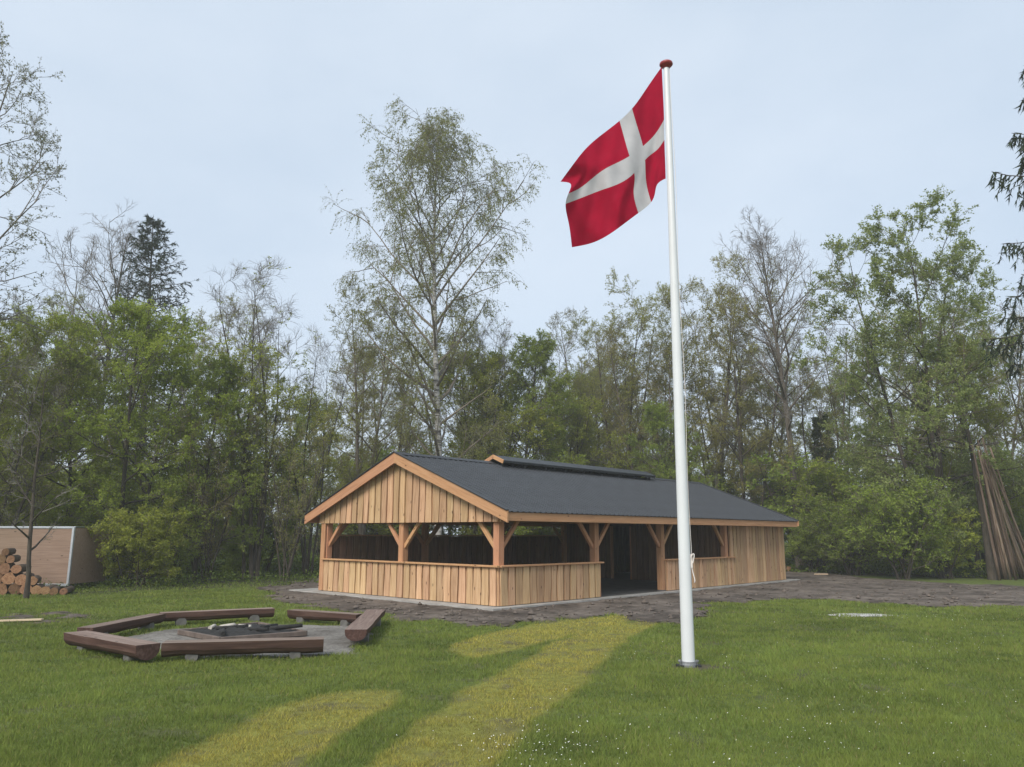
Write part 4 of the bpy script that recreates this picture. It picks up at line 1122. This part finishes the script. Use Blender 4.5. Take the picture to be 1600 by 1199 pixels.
plant('thicket', 462, 640, 29.5, 'cluster of thin dark stems next to the gable corner of the pavilion', 'shrub', 'shrubs at the wood edge', wide=.8)
plant('thicket', 30, 520, 25.8, 'brown twiggy bare shrub behind the container', 'shrub', 'shrubs at the wood edge', wide=1.25)
plant('sapling', 86, 560, 21.4, 'thin bare sapling growing in front of the woodpile', 'sapling')
plant('shrub_a', 228, 780, 26.2, 'bright green low bush beside the plywood container', 'shrub', 'shrubs at the wood edge', wide=1.15)
plant('shrub_a', 385, 815, 31.5, 'low fresh green bush under the slender stems', 'shrub', 'shrubs at the wood edge')
# behind the pavilion
plant('olive_a', 583, 425, 38, 'olive budding tree just left of the birch', group=GF_)
plant('birch', 700, 163, 37, 'very tall birch with white trunk and drooping twigs behind the gable', group=None)
plant('slender', 745, 490, 41, 'thin stemmed tree close behind the birch', group=GF_)
plant('green_b', 815, 525, 41, 'mid green leafing tree behind the ridge vent', group=GF_)
plant('budgrey', 905, 485, 56, 'pale budding tree far behind the middle of the roof', group='pale trees behind')
plant('olive_b', 975, 440, 46, 'wide olive brown budding tree left of the flagpole', group=GF_)
plant('olive_a', 1085, 400, 45, 'tall olive brown budding tree right behind the flagpole', group=GF_)
plant('olive_b', 1150, 420, 43, 'dark stemmed budding tree between flagpole and tall bare tree', group=GF_)
plant('bare_a', 1215, 335, 41, 'tall bare tree with straight trunk behind the far end of the roof', group='bare trees behind')
plant('ivy', 1290, 650, 44, 'dark ivy clad trunk behind the far pavilion corner', group=None)
plant('bare_b', 1290, 470, 47, 'bare tree between the tall bare tree and the big pale green one', group='bare trees behind')
plant('green_b', 1040, 630, 41, 'small green tree showing low behind the roof and flagpole', group=GF_)
plant('green_a', 900, 610, 44, 'small fresh green tree low behind the roof middle', group=GF_)
for i, (u, v, kd_, lab) in enumerate(((770, 560, 'green_a', 'fresh green tree low between the birch and the ridge vent'), (858, 585, 'olive_a', 'low olive tree above the ridge vent, left of the flag hem'), (945, 560, 'olive_b', 'olive tree below the flag, above the roof'),
        (1010, 500, 'olive_a', 'olive tree just left of the white pole above the roof'), (1112, 545, 'olive_b', 'low olive tree just right of the white pole'), (1180, 560, 'olive_a', 'low olive tree left of the tall bare trunk'), (1252, 560, 'olive_b', 'low olive tree right of the tall bare trunk'),
        (640, 610, 'olive_a', 'low olive tree between gable peak and birch trunk'))):
    plant(kd_, u, v, 42 + (i * 3) % 8, lab, group=GF_, wide=1.2)
# right
plant('pale', 1415, 340, 33.5, 'large pale green leafing tree right of the pavilion', group=GF_)
plant('green_b', 1490, 520, 36, 'mid green tree tucked behind the large pale green tree', group=GF_)
plant('bare_b', 1560, 335, 42, 'bare twiggy tree behind the leaning poles', group='bare trees behind')
plant('olive_b', 1600, 480, 37, 'olive budding tree behind the leaning poles', group=GF_)
plant('spruce_hang', 1660, -40, 25, 'spruce with hanging dark branches reaching in above the leaning poles', group='conifers')
plant('shrub_b', 1400, 745, 32.2, 'dense green bush under the large pale tree', 'shrub', 'shrubs at the wood edge', wide=1.2)
plant('shrub_a', 1462, 775, 33.2, 'green bush between the large pale tree and the leaning poles', 'shrub', 'shrubs at the wood edge', wide=1.1)
plant('shrub_b', 1320, 770, 35.5, 'loose dull green bush at the end of the soil patch', 'shrub', 'shrubs at the wood edge', wide=1.3)
plant('shrub_b', 1265, 800, 38, 'low dull bush behind the far pavilion corner', 'shrub', 'shrubs at the wood edge', wide=1.2)
plant('shrub_b', 1580, 780, 36.5, 'dull green bush behind the feet of the leaning poles', 'shrub', 'shrubs at the wood edge', wide=1.1)
# second row, nothing tells one from the next
MARKS = [(20, 'the plywood container'), (130, 'the low bright bush'), (258, 'the pointed spruce'), (330, 'the darker green tree'), (425, 'the multi stemmed tree'), (500, 'the gable corner'), (583, 'the olive tree'), (695, 'the birch'), (770, 'the ridge vent start'),
         (860, 'the ridge vent middle'), (930, 'the red flag'), (1000, 'the ridge vent end'), (1060, 'the flagpole'), (1140, 'the dark stemmed tree'), (1220, 'the tall bare tree'), (1285, 'the ivy clad trunk'), (1350, 'the soil track'), (1420, 'the large pale tree'), (1500, 'the pole bundle tree'), (1580, 'the leaning poles'), (1690, 'the hanging spruce')]
def beside(u):
    m_ = min(MARKS, key=lambda q: abs(q[0] - u))
    return ('just right of ' if u > m_[0] + 14 else 'just left of ' if u < m_[0] - 14 else 'in line with ') + m_[1]
LOOK = dict(olive_a='olive budding tree', olive_b='wide olive brown tree', bare_b='bare grey tree', green_b='low green leafing tree', slender='multi stemmed slim tree', shrub_b='dull leafy bush', thicket='twiggy brown bush')
fillk = ['olive_a', 'bare_b', 'green_b', 'olive_a', 'olive_b', 'bare_b']
for i in range(26):
    u = -60 + i * 68 + RT.uniform(-22, 22)
    kd = fillk[i % 6]
    v = RT.uniform(445, 530) if kd not in ('green_b',) else RT.uniform(560, 630)
    if 500 < u < 680: v += 60
    plant(kd, u, v, RT.uniform(45, 57), LOOK[kd] + ' deep in the wood, ' + beside(u), group='second row of the wood')
for i in range(22):
    u = -40 + i * 77 + RT.uniform(-25, 25)
    dmin = 33 if u < 480 else (43 if u < 1240 else 38)
    kd = ['shrub_b', 'thicket', 'shrub_b'][i % 3]
    plant(kd, u, RT.uniform(690, 770), dmin + RT.uniform(0, 7), LOOK[kd] + ' inside the wood, ' + beside(u), 'shrub', 'bushes inside the wood', wide=1.4)

# far wood: reads as one grey green mass
def far_wood():
    rg = np.random.default_rng(31)
    VS, QS, TS, AT, n_ = [], [], [], [], 0
    protos = []
    for s in range(3):
        H = 15
        T0 = lines(np.zeros((1, 3)), np.array([[0, 0, 1.0]]), np.array([H * 1.0]), 8, .05, .03, rg)
        r0 = .16 * np.linspace(1, .1, 9)[None]
        t = rg.uniform(.2, .98, 26); Pm, _ = sample(T0, np.zeros(26, int), t)
        az = rg.random(26) * 6.28; an = np.radians(60 - 30 * t)
        B1 = lines(Pm, np.stack([np.cos(az) * np.sin(an), np.sin(az) * np.sin(an), np.cos(an)], -1), H * .25 * (1.1 - .7 * t), 4, .12, .08, rg)
        L1 = H * .25 * (1.1 - .7 * t)
        P2, D2, L2, _, _ = spawn(B1, L1, 8, .2, 1, .7, .2, .5, .5, rg); B2 = lines(P2, D2, L2, 2, .12, .06, rg)
        P3, D3_, L3, _, _ = spawn(B2, L2, 4, .2, 1, .7, .2, .6, .4, rg); B3 = lines(P3, D3_, L3.clip(.3), 1, .1, .06, rg)
        vv_, qq, nn2 = [], [], 0
        for b, rr, k_ in ((T0, r0, 5), (B1, np.full((len(B1), 5), .03), 3), (B2, np.full((len(B2), 3), .014), 3), (B3, np.full((len(B3), 2), .012), 3)):
            v, q = tube_np(b, rr, k_); vv_.append(v); qq.append(q + nn2); nn2 += len(v)
        nq = sum(map(len, qq))
        Pl, _ = sample(B3, np.repeat(np.arange(len(B3)), 3), rg.random(len(B3) * 3))
        lv = leaf_quads(Pl, .16, rg); vv_.append(lv); tr_ = np.arange(len(Pl) * 3).reshape(-1, 3) + nn2
        protos.append((np.concatenate(vv_), np.concatenate(qq), nq, tr_))
    for i in range(32):
        v, q, nq, tr_ = protos[i % 3]
        u = -120 + 1840 * (i + rg.random()) / 32; d = rg.uniform(60, 88)
        x = (u - 800) / F_PX * d * math.cos(PITCH)
        a = rg.random() * 6.28; s = rg.uniform(.75, 1.08)
        if 520 < u < 680: s *= .75
        ca, sa = math.cos(a), math.sin(a)
        VS.append(np.stack([(v[:, 0] * ca - v[:, 1] * sa) * s + x, (v[:, 0] * sa + v[:, 1] * ca) * s + d, v[:, 2] * s + GZ], -1))
        QS.append(q + n_); TS.append(tr_ + n_); AT.append(rg.random(len(v))); n_ += len(v)
    QS = np.concatenate(QS); TS = np.concatenate(TS)
    me = np_mesh('distant_wood', np.concatenate(VS), QS, [M_TWIGGREY, M_LEAF_OLIVE], np.concatenate([np.zeros(len(QS), int), np.ones(len(TS), int)]), attr=np.concatenate(AT), tris=TS)
    tag(link('distant_wood', me), 'far grey green mass of wood behind everything', 'woodland', kind='stuff')
far_wood()

# undergrowth on the wood floor
def undergrowth():
    rg = np.random.default_rng(8)
    P = []
    n = 110000
    u = rg.uniform(-120, 1720, n * 2); d = 21 + 62 * rg.random(n * 2) ** 1.6
    x = (u - 800) / F_PX * d
    edge = np.interp(x, [-30, -13, -10, -7, 6, 13.5, 18, 21, 30], [22.5, 23.6, 26.2, 28, 39, 38, 35.2, 33, 31])
    lx = (x - PX0) * math.sin(YAW) + (y_ := d - PY0) * math.cos(YAW); ly = -(x - PX0) * math.cos(YAW) + y_ * math.sin(YAW)
    ok = (d > edge - .6 + rg.normal(0, .35, n * 2)) & ~((lx > -1.5) & (lx < L_ + 1) & (ly > -1) & (ly < W_ + 1.2))
    x, d = x[ok][:n], d[ok][:n]
    hmax = .12 + 1.0 * np.clip(NS.fbm(x * .6 + 50, d * .6, 3) - .3, 0, 1) + np.clip((d - 48) * .05, 0, 1.8)
    z = GZ + hmax * rg.random(len(x)) ** 1.3
    Pl = np.stack([x, d, z], -1)
    s = np.clip(.055 + (d - 24) * .0045, .055, .3)
    lv = leaf_quads(Pl, 1.0, rg, 0, .7); c = np.repeat(Pl, 3, 0); lv = c + (lv - c) * np.repeat(s, 3)[:, None]
    me = np_mesh('undergrowth', lv, np.arange(len(Pl) * 3).reshape(-1, 3), [M_LEAF_FLOOR], attr=np.repeat(rg.random(len(Pl)), 3))
    tag(link('undergrowth', me), 'low leafy green ground cover along the wood edge', 'undergrowth', kind='stuff')
undergrowth()

# leaning poles on the right, against a tree
ORD = 'first second third fourth fifth sixth seventh eighth ninth tenth eleventh twelfth thirteenth fourteenth fifteenth'.split()
lean = at_dist(1524, 690, 31.6)
for i in range(15):
    r_ = RT.uniform(.045, .07)
    foot = ground(1562 + i * 4.2 + RT.uniform(-1, 1), 906 + RT.uniform(-2, 2)); foot[2] = GZ - .02
    top = lean + np.array([RT.uniform(-.12, .25) + i * .03, RT.uniform(-.25, .25), RT.uniform(-.9, .2)])
    L = float(np.linalg.norm(top - foot))
    me = log_mesh('leaning_pole', L, r_, [M_POLEWOOD, M_POLEWOOD], 200 + i, 8, .55, 6)
    o = link('leaning_pole', me); o.location = foot
    o.rotation_euler = Vector(top - foot).to_track_quat('X', 'Z').to_euler()
    tag(o, 'long thin leaning pole, ' + ORD[i] + ' in the bundle counted from the pavilion side', 'pole', 'bundle of leaning poles')
K['support'] = grow('support_tree', 41, 9, stems=1, r0=.16, limbs=12, t0=.5, width=.2, env='oval', n2=5, n3=4, n4=3, leaves=2, leaf=.06, leaf_mat_=M_LEAF_OLIVE, bark=M_BARKDARK, twig=M_TWIG)
plant('support', 1512, 545, 32.2, 'dark trunked tree that the bundle of poles leans on', group=GF_)

# ------------------------------------------------------------------ grass, daisies
def grass():
    rg = np.random.default_rng(2)
    n = 620000
    u = rg.uniform(-140, 1740, n); d = 5.2 + 23 * rg.random(n) ** 1.75
    x = (u - 800) / F_PX * (d * math.cos(PITCH) - CAM_H * math.sin(PITCH)); y = d
    soil, grav, st, spots, wood = survey(x, y)
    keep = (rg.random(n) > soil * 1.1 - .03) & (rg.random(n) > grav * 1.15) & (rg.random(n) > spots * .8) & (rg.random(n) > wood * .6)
    lx = (x - PX0) * math.sin(YAW) + (y - PY0) * math.cos(YAW); ly = -(x - PX0) * math.cos(YAW) + (y - PY0) * math.sin(YAW)
    keep &= ~((lx > -.52) & (lx < L_ + .7) & (ly > -.34) & (ly < W_ + .9))
    x, y, st, spots, u, soil, grav = [a[keep] for a in (x, y, st, spots, u, soil, grav)]
    n = len(x)
    a = NS.fbm(x * .55, y * .55, 4); b = NS.fbm(x * 2.7 + 9, y * 2.7, 3); c = NS.fbm(x * 7 + 3, y * 7, 2)
    tall = np.clip(1.6 - 6 * np.abs(grav - .25), 0, 1) * 1.1
    h = (.012 + .13 * np.clip(b - .25, 0, 1) * c + .022 * rg.random(n)) * (1 - .35 * st) * (1 + tall)
    w = (.0045 + .0011 * (y - 5)) * rg.uniform(.7, 1.3, n)
    az = rg.random(n) * 6.283; lean_ = h * rg.uniform(.1, 1.1, n); la = rg.random(n) * 6.283
    z = zg(x, y) - .004
    bx_, by_ = np.cos(az) * w / 2, np.sin(az) * w / 2
    v = np.stack([np.stack([x - bx_, y - by_, z], -1), np.stack([x + bx_, y + by_, z], -1), np.stack([x + np.cos(la) * lean_, y + np.sin(la) * lean_, z + h], -1)], 1).reshape(-1, 3)
    g = np.array([0.145, 0.186, 0.046]) * (0.10 + .75 * a + .75 * b + .5 * c + rg.normal(0, .16, n).clip(-.35, .45))[:, None]
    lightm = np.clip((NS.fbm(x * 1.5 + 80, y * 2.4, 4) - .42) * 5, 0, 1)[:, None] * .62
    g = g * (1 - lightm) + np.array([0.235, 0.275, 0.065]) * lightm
    yl = np.array([0.44, 0.385, 0.095]) * (0.72 + .35 * b + rg.normal(0, .15, n).clip(-.4, .5))[:, None]
    s_ = np.clip(st * (.30 + 1.0 * NS.fbm(x * 1.7 + 33, y * 1.7, 4) + .55 * (c - .3)), 0, 1)[:, None] * .94
    col = g * (1 - s_) + yl * s_
    dry = (rg.random(n) < .05 + .12 * st + .3 * soil)[:, None]
    col = np.where(dry, np.array([0.27, 0.235, 0.10]) * rg.uniform(.6, 1.2, n)[:, None], col)
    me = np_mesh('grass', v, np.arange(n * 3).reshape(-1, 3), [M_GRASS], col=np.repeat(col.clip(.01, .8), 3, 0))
    tag(link('grass', me), 'short spring grass covering the lawn', 'grass', kind='stuff')
grass()
def daisies():
    rg = np.random.default_rng(6)
    pts = []
    for (u0, v0, su, sv, n) in ((830, 1165, 60, 22, 110), (1180, 1150, 200, 40, 70), (1400, 1060, 150, 60, 70), (1520, 965, 60, 8, 40), (1490, 1015, 60, 12, 20), (1130, 1030, 60, 15, 12), (1000, 1020, 40, 14, 14), (1300, 1120, 260, 60, 50), (1350, 962, 50, 5, 30)):
        for i in range(n): pts.append(ground(u0 + rg.normal() * su, v0 + rg.normal() * sv))
    vs, fs = [], []
    for p in pts:
        if p[1] > 30 or p[1] < 5: continue
        z = float(zg(p[0], p[1])) + rg.uniform(.025, .05); r_ = rg.uniform(.0035, .0068) * (1 + max(0, p[1] - 9) * .03)
        ta, tb = rg.normal(0, .3, 2); n0 = len(vs)
        vs.append((p[0], p[1], z + .004))
        for j in range(7):
            a = j * 6.283 / 7; dx, dy = math.cos(a) * r_, math.sin(a) * r_
            vs.append((p[0] + dx, p[1] + dy, z + dx * ta + dy * tb))
        for j in range(7): fs.append((n0, n0 + 1 + j, n0 + 1 + (j + 1) % 7))
    tag(mesh('daisies', vs, fs, plain('daisy_white', (0.78, 0.77, 0.70), .8)), 'tiny white daisies scattered in the lawn', 'flowers', kind='stuff')
daisies()
# soil clods and stones
def clods():
    rg = np.random.default_rng(9)
    vs, fs = [], []
    n = 0
    ico = np.array([(0, 0, 1), (.9, 0, .3), (.28, .85, .3), (-.72, .53, .3), (-.72, -.53, .3), (.28, -.85, .3), (0, 0, -.4)])
    F = [(0, i, i % 5 + 1) for i in range(1, 6)] + [(6, i % 5 + 1, i) for i in range(1, 6)]
    while n < 900:
        u, v = rg.uniform(380, 1650), rg.uniform(895, 982)
        p = ground(u, v)
        if not in_poly(np.array([p[0]]), np.array([p[1]]), SOIL_MAIN)[0]: continue
        lx = (p[0] - PX0) * math.sin(YAW) + (p[1] - PY0) * math.cos(YAW); ly = -(p[0] - PX0) * math.cos(YAW) + (p[1] - PY0) * math.sin(YAW)
        if -.6 < lx < L_ + .8 and -.4 < ly < W_ + 1: continue
        r_ = abs(rg.normal(0, .035)) + .012
        o = len(vs)
        q = ico * r_ * rg.uniform(.6, 1.3, (7, 3)) + np.array([p[0], p[1], float(zg(p[0], p[1])) + .025])
        vs += [tuple(a) for a in q]; fs += [tuple(a + o for a in f) for f in F]; n += 1
    tag(mesh('soil_clods', vs, fs, plain('clod', (0.115, 0.092, 0.075), .95, 0, 5, .4)), 'loose clods and stones on the bare soil round the slab', 'soil', kind='stuff')
clods()

# ------------------------------------------------------------------ damp spring air
USE_HAZE = True
if USE_HAZE:
    m = bpy.data.materials.new('damp_air'); m.use_nodes = True
    nt = m.node_tree
    nt.nodes.remove(nt.nodes['Principled BSDF'])
    pv = nt.nodes.new('ShaderNodeVolumePrincipled')
    pv.inputs['Color'].default_value = (0.93, 0.95, 0.97, 1); pv.inputs['Density'].default_value = 0.0013
    nt.links.new(pv.outputs[0], nt.nodes['Material Output'].inputs['Volume'])
    tag(box('haze', -195, 195, -125, 215, -1.3, 27, m), 'thin pale damp air between the camera and the wood', 'haze', kind='stuff')
